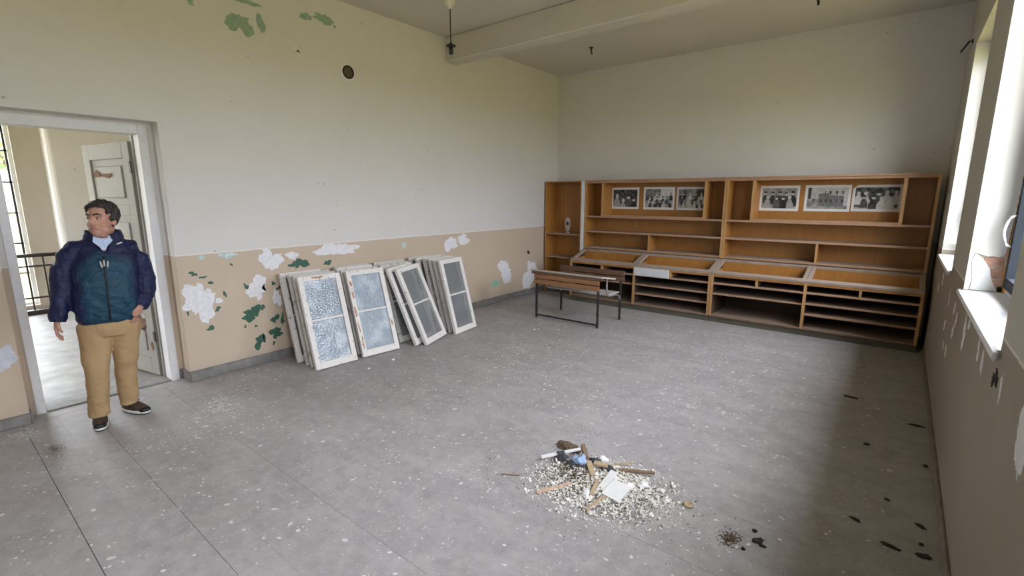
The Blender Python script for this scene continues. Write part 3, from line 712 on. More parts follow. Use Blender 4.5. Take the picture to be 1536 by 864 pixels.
counter(-4.165, -1.935, [((0.40,), False), ((0.40, 0.26), True)], 'low display cabinet with sloped trays and one pale drawer front, behind the school bench')
counter(-1.93, 0.285, [((0.40,), False), ((0.41, 0.275), False)], 'low display cabinet with sloped trays and empty drawer slots by the window wall')

# ornament on the bookcase shelf
t = thing('glass_ornament', 'clear glass leaf-shaped ornament on the corner bookcase shelf', 'ornament', (-4.57, 7.28, 1.055))
obj('foot', lathe(new_bm(), [(0.045, 0.0), (0.045, 0.012), (0.018, 0.03), (0.016, 0.05)], (-4.57, 7.28, 1.055), 16), 'clear_ornament', t, True)
bm = prism(new_bm(), [(0.055 * math.sin(a) * (1 - 0.12 * math.cos(a)), -0.118 * math.cos(a)) for a in [2 * math.pi * k / 28 for k in range(28)]], lambda u, v, d: Vector((-4.57 + u, 7.27 + d, 1.055 + 0.158 + v)), 0.022)
obj('body', bm, 'clear_ornament', t)
bm = prism(new_bm(), [(0.026 * math.sin(a), 0.036 * math.cos(a)) for a in [2 * math.pi * k / 18 for k in range(18)]], lambda u, v, d: Vector((-4.57 + u, 7.265 + d, 1.055 + 0.175 + v)), 0.005)
obj('dark_emblem', bm, 'cloth_black', t)

# ------------------------------------------------------------------ old photographs (flat prints)
def photo(xc, zc, w, h, kind, seed, label, tilt=0.0, corner=False):
    r = random.Random(seed); NX, NZ = 72, 50
    bm = new_bm(); lay = bm.loops.layers.float_color.new('print') if hasattr(bm.loops.layers, 'float_color') else bm.loops.layers.color.new('print')
    img = [[0.0] * NX for _ in range(NZ)]
    figs = []
    if kind in ('crowd', 'portrait', 'group', 'band', 'family'):
        n = {'crowd': 16, 'portrait': 4, 'group': 14, 'band': 9, 'family': 9}[kind]
        for k in range(n):
            row = k % (3 if kind in ('crowd', 'group') else 2)
            s = {'crowd': 0.085, 'portrait': 0.20, 'group': 0.085, 'band': 0.13, 'family': 0.135}[kind] * r.uniform(0.85, 1.15)
            figs.append((0.08 + 0.84 * (k + 0.5) / n + r.uniform(-0.04, 0.04), 0.52 + 0.17 * (1 - row) - (0.10 if kind == 'portrait' else 0) + r.uniform(-0.03, 0.03), s, r.choice([0.03, 0.06, 0.5, 0.62] if kind in ('family', 'group', 'crowd') else [0.02, 0.05, 0.09, 0.35])))
        figs.sort(key=lambda f: -f[1])
    for j in range(NZ):
        for i in range(NX):
            u, v = i / (NX - 1), j / (NZ - 1)
            nz = noise.fractal(Vector((u * 9, v * 7, seed * 3.1)), 1.0, 2.0, 4)
            c = {'crowd': 0.34, 'portrait': 0.05, 'group': 0.26, 'band': 0.30, 'family': 0.07, 'house': 0.50}[kind] + 0.16 * nz
            if kind == 'house':
                if v < 0.22: c = 0.28 + 0.2 * nz
                if 0.30 < u < 0.86 and 0.20 < v < 0.62 + (0.06 if u < 0.55 else -0.10 * (u - 0.55)):
                    c = 0.16 + 0.05 * nz
                    if (int(u * 26) % 3 == 0) and 0.34 < v < 0.46: c = 0.05
                if 0.06 < u < 0.13 and 0.2 < v < 0.93: c = 0.05
                if u < 0.30 and 0.22 < v < 0.48: c = 0.22 + 0.25 * nz
                if 0.45 < u < 0.85 and 0.66 < v < 0.78 and int(u * 22) % 3 == 0: c = 0.04
            else:
                if v < 0.16: c = 0.40 + 0.15 * nz
                if kind == 'crowd' and v > 0.62: c = 0.10 + 0.55 * (1 if u > 0.55 and v < 0.9 else 0.15 + 0.3 * nz)
                if kind == 'group' and u > 0.66: c = 0.05
                for fx, fz, s, tone in figs:
                    dx, dz = (u - fx) * 1.42, v - fz
                    if (dx / (s * 0.42)) ** 2 + (dz / (s * 0.55)) ** 2 < 1: c = 0.55 + 0.1 * nz
                    if dz > s * 0.1 and (dx / (s * 0.5)) ** 2 + ((dz - s * 0.35) / (s * 0.4)) ** 2 < 1 and tone < 0.3: c = 0.03
                    if -s * 3.4 < dz < -s * 0.5 and abs(dx) < s * min(0.95, 0.35 + 0.5 * (-dz / s - 0.5)): c = tone + 0.05 * nz
            b = 0.055; 
            if u < b or u > 1 - b or v < b * 1.5 or v > 1 - b * 1.5: c = 0.78
            img[j][i] = max(0.012, min(0.85, c))
    y = YB0 - 0.0165; V = {}
    def P(i, j):
        if (i, j) not in V:
            u, v = (i / NX - 0.5) * w, (j / NZ - 0.5) * h
            if corner and i / NX < 0.10 and j / NZ > 0.86: u += (j / NZ - 0.86) * (0.10 - i / NX) * 3.0 * w; v -= (0.10 - i / NX) * 0.9 * h * (j / NZ - 0.86) / 0.14
            V[(i, j)] = bm.verts.new((xc + u * math.cos(tilt) - v * math.sin(tilt), y, zc + v * math.cos(tilt) + u * math.sin(tilt)))
        return V[(i, j)]
    for j in range(NZ):
        for i in range(NX):
            f = bm.faces.new((P(i, j), P(i + 1, j), P(i + 1, j + 1), P(i, j + 1))); c = img[j][i]
            for l in f.loops: l[lay] = (c, c * 0.985, c * 0.96, 1)
    # paper thickness
    ring = [P(i, 0) for i in range(NX + 1)] + [P(NX, j) for j in range(1, NZ + 1)] + [P(i, NZ) for i in range(NX - 1, -1, -1)] + [P(0, j) for j in range(NZ - 1, 0, -1)]
    back = [bm.verts.new(v.co + Vector((0, 0.002, 0))) for v in ring]
    for k in range(len(ring)):
        f = bm.faces.new((ring[k], back[k], back[(k + 1) % len(ring)], ring[(k + 1) % len(ring)]))
        for l in f.loops: l[lay] = (0.78, 0.76, 0.72, 1)
    f = bm.faces.new(back)
    for l in f.loops: l[lay] = (0.78, 0.76, 0.72, 1)
    o = obj('old_photograph', bm, 'photo_print')
    tag(o, label, 'photograph', 'old photographs on the shelving')
photo(-3.59, 1.662, 0.475, 0.345, 'portrait', 11, 'dark black and white photograph with large pale figures, nearest the white post')
photo(-3.02, 1.662, 0.50, 0.350, 'crowd', 12, 'black and white photograph of a busy crowd with a bright patch of wall')
photo(-2.51, 1.66, 0.455, 0.345, 'group', 13, 'black and white photograph of a seated group beside a dark doorway')
photo(-1.335, 1.668, 0.475, 0.335, 'band', 14, 'black and white photograph of dark-suited people sitting in a row')
photo(-0.785, 1.67, 0.50, 0.335, 'house', 15, 'black and white photograph of a plain house and a tall pole')
photo(-0.275, 1.672, 0.49, 0.325, 'family', 16, 'black and white photograph of a family in white clothes on a dark ground', corner=True)

# ================================================================== SCHOOL BENCH
t = thing('school_bench', 'old school bench with sloped wooden desktop, slatted seat and dark metal frame', 'school desk', (-3.43, 5.75, 0))
def bar(name, pts, r, mat, n=4, parent=t): return obj(name, tube(new_bm(), pts, r, n), mat, parent)
for x in (-3.925, -2.95):
    xo = x + (0.03 if x < -3.5 else 0.02)
    part(t, 'leg', 'metal_dark', x - 0.013, x + 0.013, 5.455, 5.481, 0, 0.655)
    l = part(t, 'leg', 'metal_dark', xo - 0.013, xo + 0.013, 6.05, 6.076, 0, 0.695)
    bar('seat_bracket', [(xo, 6.055, 0.30), (xo, 6.03, 0.345), (xo, 5.95, 0.375), (xo, 5.78, 0.385), (xo, 5.70, 0.40), (xo, 5.67, 0.44), (xo, 5.66, 0.52), (xo, 5.66, 0.63)], 0.012, 'metal_grey', 8)
    bar('desk_bracket', [(x, 5.47, 0.645), (x + 0.01, 5.66, 0.622), (x + 0.01, 5.80, 0.596)], 0.012, 'metal_dark', 8)
    part(t, 'floor_rail', 'metal_dark', x - 0.010, x + 0.010, 5.481, 6.05, 0.012, 0.03) if False else None
part(t, 'foot_bar', 'metal_dark', -3.912, -2.963, 5.458, 5.478, 0.028, 0.05)
part(t, 'cross_bar', 'metal_dark', -3.88, -2.945, 6.056, 6.070, 0.36, 0.38)
def tilt_board(name, x0, x1, y0, z0, y1, z1, th, mat):
    L = math.hypot(y1 - y0, z1 - z0); ny, nz = -(z1 - z0) / L * th, (y1 - y0) / L * th
    return obj(name, prism(new_bm(), [(y0, z0), (y1, z1), (y1 - ny, z1 - nz), (y0 - ny, z0 - nz)], lambda u, v, d: Vector((x0 + d, u, v)), x1 - x0), mat, t)
tilt_board('desktop', -3.99, -2.875, 5.415, 0.692, 5.80, 0.628, 0.02, 'desk_top')
part(t, 'desk_ledge', 'desk_wood_dark', -3.985, -2.88, 5.425, 5.45, 0.632, 0.668)
for z0, z1 in ((0.495, 0.556), (0.569, 0.630)):
    part(t, 'front_board', 'desk_wood', -3.95, -2.925, 5.432, 5.452, z0, z1, bev=0.004)
for z0, z1 in ((0.552, 0.612), (0.622, 0.692)):
    part(t, 'back_board', 'desk_wood_dark', -3.91, -2.865, 6.03, 6.049, z0, z1, bev=0.004)
for y0, y1 in ((5.70, 5.80), (5.815, 5.905), (5.92, 6.01)):
    part(t, 'seat_slat', 'seat_grey', -3.90, -2.92, y0, y1, 0.392, 0.410, bev=0.004)

# ================================================================== WINDOW SASHES LEANING ON THE LEFT WALL
SW, SH, ST = 0.45, 0.94, 0.042
def sash_meshes(pm, gm):
    def me(bm, m):
        bmesh.ops.recalc_face_normals(bm, faces=bm.faces); x = bpy.data.meshes.new('sash_piece'); bm.to_mesh(x); bm.free(); x.materials.append(MATS[m]); return x
    s = 0.055
    def molded(x0, x1, z0, z1):
        return bx(x0, x1, 0, ST, z0, z1, bevel=0.004)
    return [('stile', me(molded(0, s, 0, SH), pm)), ('stile', me(molded(SW - s, SW, 0, SH), pm)), ('rail', me(molded(s, SW - s, 0, 0.07), pm)), ('rail', me(molded(s, SW - s, SH - 0.055, SH), pm)),
            ('glazing_bar', me(bx(s, SW - s, 0.004, ST - 0.008, 0.478, 0.500, bevel=0.004), pm)),
            ('pane', me(bx(s - 0.004, SW - s + 0.004, 0.016, 0.020, 0.066, 0.480), gm)), ('pane', me(bx(s - 0.004, SW - s + 0.004, 0.016, 0.020, 0.498, SH - 0.05), gm))]
KIT = {'frost': sash_meshes('sash_paint', 'frosted_glass'), 'dust': sash_meshes('sash_paint', 'dusty_glass'), 'worn': sash_meshes('sash_paint_worn', 'dusty_glass')}
def sash(kit, x, y, yaw, lean, roll, label, wear=()):
    yaw, lean, roll = R(yaw), R(lean), R(roll)
    a = Vector((-math.sin(yaw), math.cos(yaw), 0)); n = Vector((math.cos(yaw), math.sin(yaw), 0))
    up = Vector((0, 0, 1)) * math.cos(lean) - n * math.sin(lean)
    a2 = a * math.cos(roll) - up * math.sin(roll); up2 = a * math.sin(roll) + up * math.cos(roll); yy = up2.cross(a2)
    z0 = ST * math.sin(lean) + max(0, SW * math.sin(roll)) * math.cos(lean)
    o = thing('window_sash', label, 'window sash', (0, 0, 0), 'old window sashes leaning on the wall')
    o.matrix_world = Matrix(((a2.x, yy.x, up2.x, x), (a2.y, yy.y, up2.y, y), (a2.z, yy.z, up2.z, z0), (0, 0, 0, 1)))
    for nm, me in KIT[kit]:
        p = bpy.data.objects.new(nm, me); COL.objects.link(p); p.parent = o
    for k, (u, w, ru, rw) in enumerate(wear):
        obj('wear_patch', prism(new_bm(), blob(ru, rw, 300 + k + int(y * 50), 12), lambda p_, q_, d: Vector((u + p_, -0.0012 + d, w + q_)), 0.0012), 'sash_wear', o, local=True)
    return o
# stack by the door
sash('frost', -4.316, 2.329, -3, 16.3, 0, 'frosted white window sash at the front of the stack nearest the doorway', [(0.20, 0.915, 0.05, 0.012)])
sash('worn', -4.437, 2.350, -2, 15.8, 0, 'worn window sash second in the stack nearest the doorway')
sash('worn', -4.540, 2.356, -1, 15.2, 0, 'worn window sash third in the stack nearest the doorway')
sash('dust', -4.680, 2.335, 0, 14.8, 0, 'white window sash against the wall at the rear of the stack nearest the doorway')
# second stack
sash('frost', -4.298, 2.850, -5.5, 17.7, 0, 'frosted white window sash with red-brown worn patches down one stile', [(0.028, 0.80, 0.012, 0.035), (0.03, 0.68, 0.016, 0.03), (0.02, 0.50, 0.008, 0.07), (0.022, 0.32, 0.008, 0.05), (0.03, 0.16, 0.010, 0.06), (0.42, 0.30, 0.01, 0.04)])
sash('worn', -4.420, 2.865, -4.5, 17.0, 0, 'worn window sash just behind the one with red-brown patches')
sash('dust', -4.545, 2.90, -2, 16.0, 0, 'white window sash third in the stack with the red-brown worn front')
sash('worn', -4.675, 2.95, 0, 15.2, 0, 'worn window sash against the wall behind the red-brown patched stack')
# third stack: two tipped sideways
sash('dust', -4.086, 3.557, 15.6, 22.2, -2.5, 'dusty clear window sash leaning crooked in front of its stack')
sash('dust', -4.175, 3.478, 14.5, 21.0, -2.6, 'white window sash leaning crooked just behind the front crooked one')
sash('worn', -4.410, 3.430, 4, 18.0, 0, 'worn upright window sash behind the two crooked ones')
sash('worn', -4.650, 3.47, 0, 16.0, 0, 'worn window sash against the wall behind the crooked ones')
# last stack
sash('dust', -4.154, 4.090, 8.6, 14.2, 0, 'clear-glazed white window sash at the front of the stack nearest the shelving')
for k, (x, y, yw, ln, kt, nm) in enumerate([(-4.262, 4.10, 7.5, 14.4, 'worn', 'second'), (-4.362, 4.11, 6.0, 14.6, 'dust', 'third'), (-4.462, 4.10, 4.5, 14.7, 'worn', 'fourth'), (-4.562, 4.06, 3, 14.9, 'dust', 'fifth')]):
    sash(kt, x, y, yw, ln, 0, '%s %s window sash from the front in the stack nearest the shelving' % ('worn' if kt == 'worn' else 'white', nm))
sash('worn', -4.690, 4.02, 0, 14.6, 0, 'worn window sash against the wall in the stack nearest the shelving')

# ================================================================== CEILING AND WALL FITTINGS
t = thing('pendant_lamp', 'bare pendant lamp holder on a thin rod below the ceiling', 'lamp', (-4.05, 4.0, ZC))
obj('ceiling_rose', lathe(new_bm(), [(0.055, 0.0), (0.06, -0.025), (0.045, -0.055), (0.02, -0.085), (0.012, -0.09)], (-4.05, 4.0, ZC), 18), 'porcelain', t, True)
obj('rod', tube(new_bm(), [(-4.05, 4.0, ZC - 0.085), (-4.052, 4.0, 3.50), (-4.05, 4.0, 3.33)], 0.006, 8), 'metal_dark', t, True)
obj('shade_disc', lathe(new_bm(), [(0.012, 0.045), (0.02, 0.03), (0.052, 0.018), (0.055, 0.006), (0.02, 0.0)], (-4.05, 4.0, 3.29), 20), 'black_plastic', t, True)
obj('socket', lathe(new_bm(), [(0.022, 0.0), (0.024, -0.02), (0.023, -0.07), (0.018, -0.075)], (-4.05, 4.0, 3.29), 16), 'black_plastic', t, True)
def hook(x, y, label):
    t = thing('ceiling_hook', label, 'hook', (x, y, ZC), 'hooks in the ceiling')
    obj('plate', lathe(new_bm(), [(0.03, 0), (0.032, -0.008), (0.012, -0.014)], (x, y, ZC), 12), 'metal_dark', t, True)
    obj('stub', tube(new_bm(), [(x, y, ZC - 0.01), (x + 0.004, y, ZC - 0.05), (x + 0.012, y, ZC - 0.075), (x + 0.006, y, ZC - 0.095)], 0.013, 8), 'metal_dark', t, True)
hook(-3.71, 6.43, 'short dark hook in the ceiling beyond the beam, towards the corner bookcase')
hook(-0.96, 6.33, 'short dark hook in the ceiling beyond the beam, towards the window wall')
t = thing('flue_cover', 'round metal flue cover set in a plaster ring high on the wall', 'flue cover', (XL, 3.333, 3.05))
def ring_x(r0, r1, d, y, z, n=28):
    bm = new_bm()
    P = [[bm.verts.new((XL + dd, y + r * math.cos(2 * math.pi * k / n), z + r * math.sin(2 * math.pi * k / n))) for k in range(n)] for r, dd in ((r0, 0.0005), (r0, d), (r1, d), (r1, 0.0005))]
    for A, B in zip(P, P[1:]):
        for k in range(n): bm.faces.new((A[k], A[(k + 1) % n], B[(k + 1) % n], B[k]))
    return bm
obj('plaster_ring', ring_x(0.070, 0.088, 0.003, 3.333, 3.05), 'plaster_white', t)
obj('rim', ring_x(0.054, 0.071, 0.010, 3.333, 3.05), 'hole_dark', t)
bm = new_bm(); n = 24
c = [bm.verts.new((XL + 0.006, 3.333 + 0.058 * math.cos(2 * math.pi * k / n), 3.05 + 0.058 * math.sin(2 * math.pi * k / n))) for k in range(n)]
c2 = [bm.verts.new((XL + 0.001, v.co.y, v.co.z)) for v in c]; bm.faces.new(c); bm.faces.new(c2[::-1])
for k in range(n): bm.faces.new((c[k], c[(k + 1) % n], c2[(k + 1) % n], c2[k]))
obj('cover_plate', bm, 'mud_brown', t)
t = thing('wall_stub', 'small chipped cable stub high on the wall near the flue cover', 'cable stub', (XL, 2.751, 3.142))
obj('plaster_chip', prism(new_bm(), blob(0.034, 0.036, 5, 14), lambda a, b, d: Vector((XL + 0.003 - d, 2.751 + a, 3.142 + b)), 0.003), 'porcelain', t)
obj('cable', tube(new_bm(), [(XL + 0.001, 2.751, 3.145), (XL + 0.03, 2.753, 3.143), (XL + 0.04, 2.757, 3.125)], 0.006, 6), 'metal_dark', t, True)
# bent iron hook by the far window head
t = thing('curtain_bracket', 'bent iron bracket by the window head next to the back wall', 'bracket', (XR, 6.95, 3.22))
obj('bracket_rod', tube(new_bm(), [(XR - 0.001, 6.95, 3.22), (XR - 0.03, 6.95, 3.225), (XR - 0.085, 6.95, 3.13)], 0.009, 7), 'metal_dark', t, True)
obj('bracket_boss', tube(new_bm(), [(XR - 0.001, 6.95, 3.22), (XR - 0.012, 6.95, 3.22)], 0.02, 10), 'metal_dark', t, True)

# ================================================================== FLAKES AND RUBBISH ON THE FLOOR
bm = new_bm(); r = random.Random(21)
def flake(bm, x, y, s, z=0.0008, th=0.0008):
    n = r.choice((4, 5, 5, 6)); a0 = r.gauss(0.55, 0.6); st = r.uniform(0.35, 0.85); ca, sa = math.cos(a0), math.sin(a0)
    P = []
    for k in range(n):
        a = 2 * math.pi * k / n + r.uniform(-0.3, 0.3); q = s * r.uniform(0.6, 1.1); u, v = q * math.cos(a), q * math.sin(a) * st
        P.append((x + u * ca - v * sa, y + u * sa + v * ca))
    A = [bm.verts.new((p[0], p[1], z + th)) for p in P]; B = [bm.verts.new((p[0], p[1], z - th * 0.5)) for p in P]
    bm.faces.new(A)
    for k in range(n): bm.faces.new((A[k], B[k], B[(k + 1) % n], A[(k + 1) % n]))
cnt = 0
while cnt < 7500:
    x, y = r.uniform(XL + 0.06, XR - 0.1), r.uniform(-0.6, 6.7)
    dens = 0.18 + 0.9 * max(0, noise.noise(Vector((x * 0.9, y * 0.9, 3.3)))) + 0.35 * max(0, noise.noise(Vector((x * 3, y * 3, 7.7))))
    if x > -0.35: dens *= 0.35
    if abs(x + 4.5) < 0.32 and abs(y - 0.82) < 0.26 or abs(x + 1.2) < 0.42 and abs(y - 2.37) < 0.30: continue
    if min(abs(x + 3.92), abs(x + 2.945)) < 0.06 and min(abs(y - 5.468), abs(y - 6.063)) < 0.05 or abs(y - 5.468) < 0.03 and -3.95 < x < -2.9: continue
    if r.random() > dens: continue
    flake(bm, x, y, min(0.022, 0.0038 + r.expovariate(1 / 0.0038))); cnt += 1
for k in range(150): flake(bm, -4.22 + r.gauss(0, 0.11), 1.42 + r.gauss(0, 0.05), r.uniform(0.004, 0.014))
for k in range(120): flake(bm, -4.86 + abs(r.gauss(0, 0.07)), 0.33 + r.gauss(0, 0.035), r.uniform(0.004, 0.012))
fo = obj('paint_flakes', bm, 'flake_white'); tag(fo, 'small white paint flakes scattered over the grey floor boards', 'paint flakes', kind='stuff')
# patch of flakes by the doorway and a sheet of torn lino
def near_pile(): 
    while True:
        u, v = r.gauss(0, 0.5), r.gauss(0, 0.5)
        if u * u + v * v < 2.0: return -1.19 + 0.36 * u - 0.07 * v, 2.36 + 0.10 * u + 0.26 * v
bm = new_bm()
def chip3(bm, x, y, z, s):
    M = Matrix.Rotation(r.uniform(0, 6.28), 3, 'Z') @ Matrix.Rotation(r.uniform(-0.7, 0.7), 3, 'X') @ Matrix.Rotation(r.uniform(-0.7, 0.7), 3, 'Y')
    d = Vector((s * r.uniform(0.6, 1.5), s * r.uniform(0.5, 1.0), s * r.uniform(0.2, 0.6))) * 0.5; c = Vector((x, y, z))
    A, B = ([bm.verts.new(M @ Vector((a * d.x * r.uniform(0.7, 1.2), b * d.y * r.uniform(0.7, 1.2), q * d.z)) + c) for a, b in ((-1, -1), (1, -1), (1, 1), (-1, 1))] for q in (-1, 1))
    bm.faces.new(A[::-1]); bm.faces.new(B)
    for k in range(4): bm.faces.new((A[k], A[(k + 1) % 4], B[(k + 1) % 4], B[k]))
def pile_h(x, y): 
    u, v = (x + 1.22) / 0.42, (y - 2.37) / 0.30
    return 0.035 * max(0, 1 - u * u - v * v)
for k in range(6500):
    x, y = near_pile(); s = min(0.020, 0.004 + r.expovariate(1 / 0.0034)); chip3(bm, x, y, pile_h(x, y) * r.uniform(0.3, 1) + s * 0.3, s)
o = obj('plaster_rubble', bm, 'plaster_chip'); tag(o, 'heap of small white plaster crumbs in the middle of the floor', 'rubble', kind='stuff')
bm = new_bm()
for k in range(3600):
    x, y = near_pile()
    if k < 500: x, y = -1.36 + r.gauss(0, 0.09), 2.36 + r.gauss(0, 0.06)
    elif k > 2000: x, y = -1.22 + r.gauss(0, 0.34), 2.38 + r.gauss(0, 0.24)
    s = r.uniform(0.004, 0.012) if k < 800 else r.uniform(0.0015, 0.005); chip3(bm, x, y, pile_h(x, y) * r.uniform(0.4, 1.1) + s * 0.3, s)
o = obj('dry_dirt', bm, 'mud_brown'); tag(o, 'brown dry dirt mixed through the plaster heap', 'dirt', kind='stuff')

def lump(name, x, y, rx, ry, rz, mat, label, cat, group=None, seed=0, z=0.0, ang=0.0):
    bm = new_bm(); g = bmesh.ops.create_icosphere(bm, subdivisions=3, radius=1.0)
    for v in bm.verts:
        q = 1 + 0.55 * noise.fractal(v.co * 2.2 + Vector((seed * 7.1, 0, 0)), 1.0, 2.0, 3)
        p = Vector((v.co.x * rx * q, v.co.y * ry * q, max(-0.15, v.co.z) * rz * q)); p.rotate(Matrix.Rotation(ang, 3, 'Z'))
        v.co = p + Vector((x, y, z + 0.12 * rz))
    o = obj(name, bm, mat, None, True); tag(o, label, cat, group); return o
lump('dirt_mound', -1.60, 2.62, 0.085, 0.04, 0.035, 'mud_brown', 'brown earthy clump at the back of the rubbish heap', 'dirt clump', seed=1)
def stick(x0, y0, x1, y1, w, h, z0, z1, mat, label, name='wood_stick', cat='stick', group='wood scraps on the rubbish heap'):
    d = Vector((x1 - x0, y1 - y0, z1 - z0)); L = d.length; s, u = frame_of(d); bm = new_bm()
    A = []
    for f, q in ((0, 1), (0.5, 1.05), (1, 0.8)):
        c = Vector((x0, y0, z0)) + d * f
        A.append([bm.verts.new(c + s * a * w / 2 * q + u * b * h / 2 * q) for a, b in ((-1, -1), (1, -1), (1, 1), (-1, 1))])
    for P, Q in zip(A, A[1:]):
        for k in range(4): bm.faces.new((P[k], P[(k + 1) % 4], Q[(k + 1) % 4], Q[k]))
    bm.faces.new(A[0][::-1]); bm.faces.new(A[-1])
    o = obj(name, bm, mat); tag(o, label, cat, group)
stick(-1.655, 2.375, -1.485, 2.585, 0.022, 0.012, 0.030, 0.055, 'paper_white', 'long white painted strip at the back of the rubbish heap')
stick(-1.215, 2.555, -1.005, 2.66, 0.024, 0.012, 0.020, 0.028, 'stick_dark', 'dark brown lath pointing out of the rubbish heap towards the window wall')
stick(-1.265, 2.585, -1.155, 2.705, 0.010, 0.006, 0.018, 0.022, 'stick_wood', 'thin pale splinter beside the dark lath')
stick(-1.372, 2.492, -1.272, 2.375, 0.034, 0.010, 0.050, 0.045, 'stick_wood', 'flat pale wood offcut in the middle of the rubbish heap')
stick(-1.335, 2.495, -1.25, 2.52, 0.040, 0.012, 0.050, 0.050, 'stick_wood', 'short square wood offcut next to the black rag')
stick(-1.165, 2.105, -1.125, 2.30, 0.018, 0.008, 0.012, 0.035, 'stick_wood', 'pale lath tucked under the open paper')
stick(-1.195, 2.215, -1.232, 2.355, 0.020, 0.012, 0.030, 0.045, 'stick_wood', 'short wood scrap lying beside the open paper')
stick(-1.50, 2.635, -1.405, 2.53, 0.026, 0.03, 0.050, 0.040, 'stick_dark', 'dark stump of wood beside the blue wrapper')
stick(-1.47, 2.065, -1.345, 2.25, 0.017, 0.010, 0.012, 0.030, 'brick_orange', 'orange-brown splinter at the front of the rubbish heap')
stick(-1.76, 2.09, -1.66, 2.15, 0.007, 0.005, 0.004, 0.006, 'stick_dark', 'thin dark twig on the floor beside the rubbish heap', 'twig', 'twig', None)
def sheet(x, y, ang, w, h, z, lift, mat, label, name='paper_sheet', cat='paper', fold=0.0):
    bm = new_bm(); N = 8; V = [[None] * (N + 1) for _ in range(N + 1)]; M = Matrix.Rotation(ang, 3, 'Z')
    for i in range(N + 1):
        for j in range(N + 1):
            u, v = i / N - 0.5, j / N - 0.5
            q = M @ Vector((u * w, v * h, 0)); V[i][j] = (Vector((x + q.x, y + q.y, z + lift * u + fold * abs(v) + 0.004 * math.sin(5 * u + 3 * v))))
    T = [[bm.verts.new(p) for p in row] for row in V]; B = [[bm.verts.new(p - Vector((0, 0, 0.0015))) for p in row] for row in V]
    for i in range(N):
        for j in range(N):
            bm.faces.new((T[i][j], T[i + 1][j], T[i + 1][j + 1], T[i][j + 1])); bm.faces.new((B[i][j], B[i][j + 1], B[i + 1][j + 1], B[i + 1][j]))
    for k in range(N):
        for P in ((T[k][0], B[k][0], B[k + 1][0], T[k + 1][0]), (T[k][N], T[k + 1][N], B[k + 1][N], B[k][N]), (T[0][k], T[0][k + 1], B[0][k + 1], B[0][k]), (T[N][k], B[N][k], B[N][k + 1], T[N][k + 1])): bm.faces.new(P)
    o = obj(name, bm, mat); tag(o, label, cat)
t = thing('open_booklet', 'white blank open booklet lying face up on the rubbish heap', 'booklet', (-1.12, 2.36, 0.045))
def leaf_of(x, y, ang, w, h, z, lift, nm):
    bm = new_bm(); M = Matrix.Rotation(ang, 3, 'Z'); P = []
    for u, v in ((-.5, -.5), (.5, -.5), (.5, .5), (-.5, .5)):
        q = M @ Vector((u * w, v * h, 0)); P.append(Vector((x + q.x, y + q.y, z + lift * v)))
    A = [bm.verts.new(p) for p in P]; B = [bm.verts.new(p - Vector((0, 0, 0.003))) for p in P]
    bm.faces.new(A); bm.faces.new(B[::-1])
    for k in range(4): bm.faces.new((A[k], A[(k + 1) % 4], B[(k + 1) % 4], B[k]))
    obj(nm, bm, 'paper_white', t)
leaf_of(-1.09, 2.315, R(-8), 0.118, 0.125, 0.055, 0.035, 'page')
leaf_of(-1.172, 2.362, R(-8), 0.05, 0.140, 0.06, 0.06, 'page')
for k, (x, y, a, b, c, an) in enumerate([(-1.235, 2.226, 0.05, 0.024, 0.016, -0.9), (-1.012, 2.505, 0.036, 0.026, 0.018, 0.7), (-1.078, 2.44, 0.042, 0.02, 0.014, 1.2), (-1.33, 2.60, 0.035, 0.025, 0.025, 0.2), (-0.86, 2.47, 0.02, 0.014, 0.01, 0.4), (-1.28, 2.41, 0.03, 0.022, 0.02, 2.0)]):
    lump('plaster_chunk', x, y, a, b, c, 'paper_white', ['white plaster shard between the orange splinter and the booklet', 'pointed white plaster shard on the window side of the heap', 'narrow white plaster shard touching the booklet', 'white plaster chunk behind the dark lath', 'small white plaster piece at the outer edge of the heap', 'white plaster chunk beside the flat wood offcut'][k], 'plaster chunk', 'plaster chunks on the rubbish heap', 20 + k, 0.02 if k != 4 else 0.0, an)
lump('crumpled_wrapper', -1.425, 2.475, 0.05, 0.036, 0.035, 'packet_blue', 'crumpled light blue wrapper on the rubbish heap', 'wrapper', None, 31, 0.035)
lump('black_rag', -1.555, 2.465, 0.042, 0.032, 0.042, 'cloth_black', 'dark grey rag lump under the white painted strip', 'rag', 'black rags on the rubbish heap', 32, 0.012)
lump('black_rag', -1.46, 2.425, 0.05, 0.022, 0.028, 'cloth_black', 'dark grey rag lump against the blue wrapper', 'rag', 'black rags on the rubbish heap', 33, 0.015, -0.5)
lump('black_rag', -1.245, 2.515, 0.055, 0.025, 0.032, 'cloth_black', 'dark grey rag lump at the end of the dark lath', 'rag', 'black rags on the rubbish heap', 34, 0.015, 0.1)
lump('black_rag', -1.355, 2.545, 0.045, 0.025, 0.03, 'cloth_black', 'dark grey rag lump behind the blue wrapper', 'rag', 'black rags on the rubbish heap', 35, 0.015, 0.5)
o = obj('bottle_cap', lathe(new_bm(), [(0.026, 0.0), (0.028, 0.012), (0.024, 0.016), (0.020, 0.014), (0.019, 0.004)], (-0.744, 2.508, 0.0005), 18), 'stick_wood', None, True); tag(o, 'small round pale cap lying off the rubbish heap', 'cap')
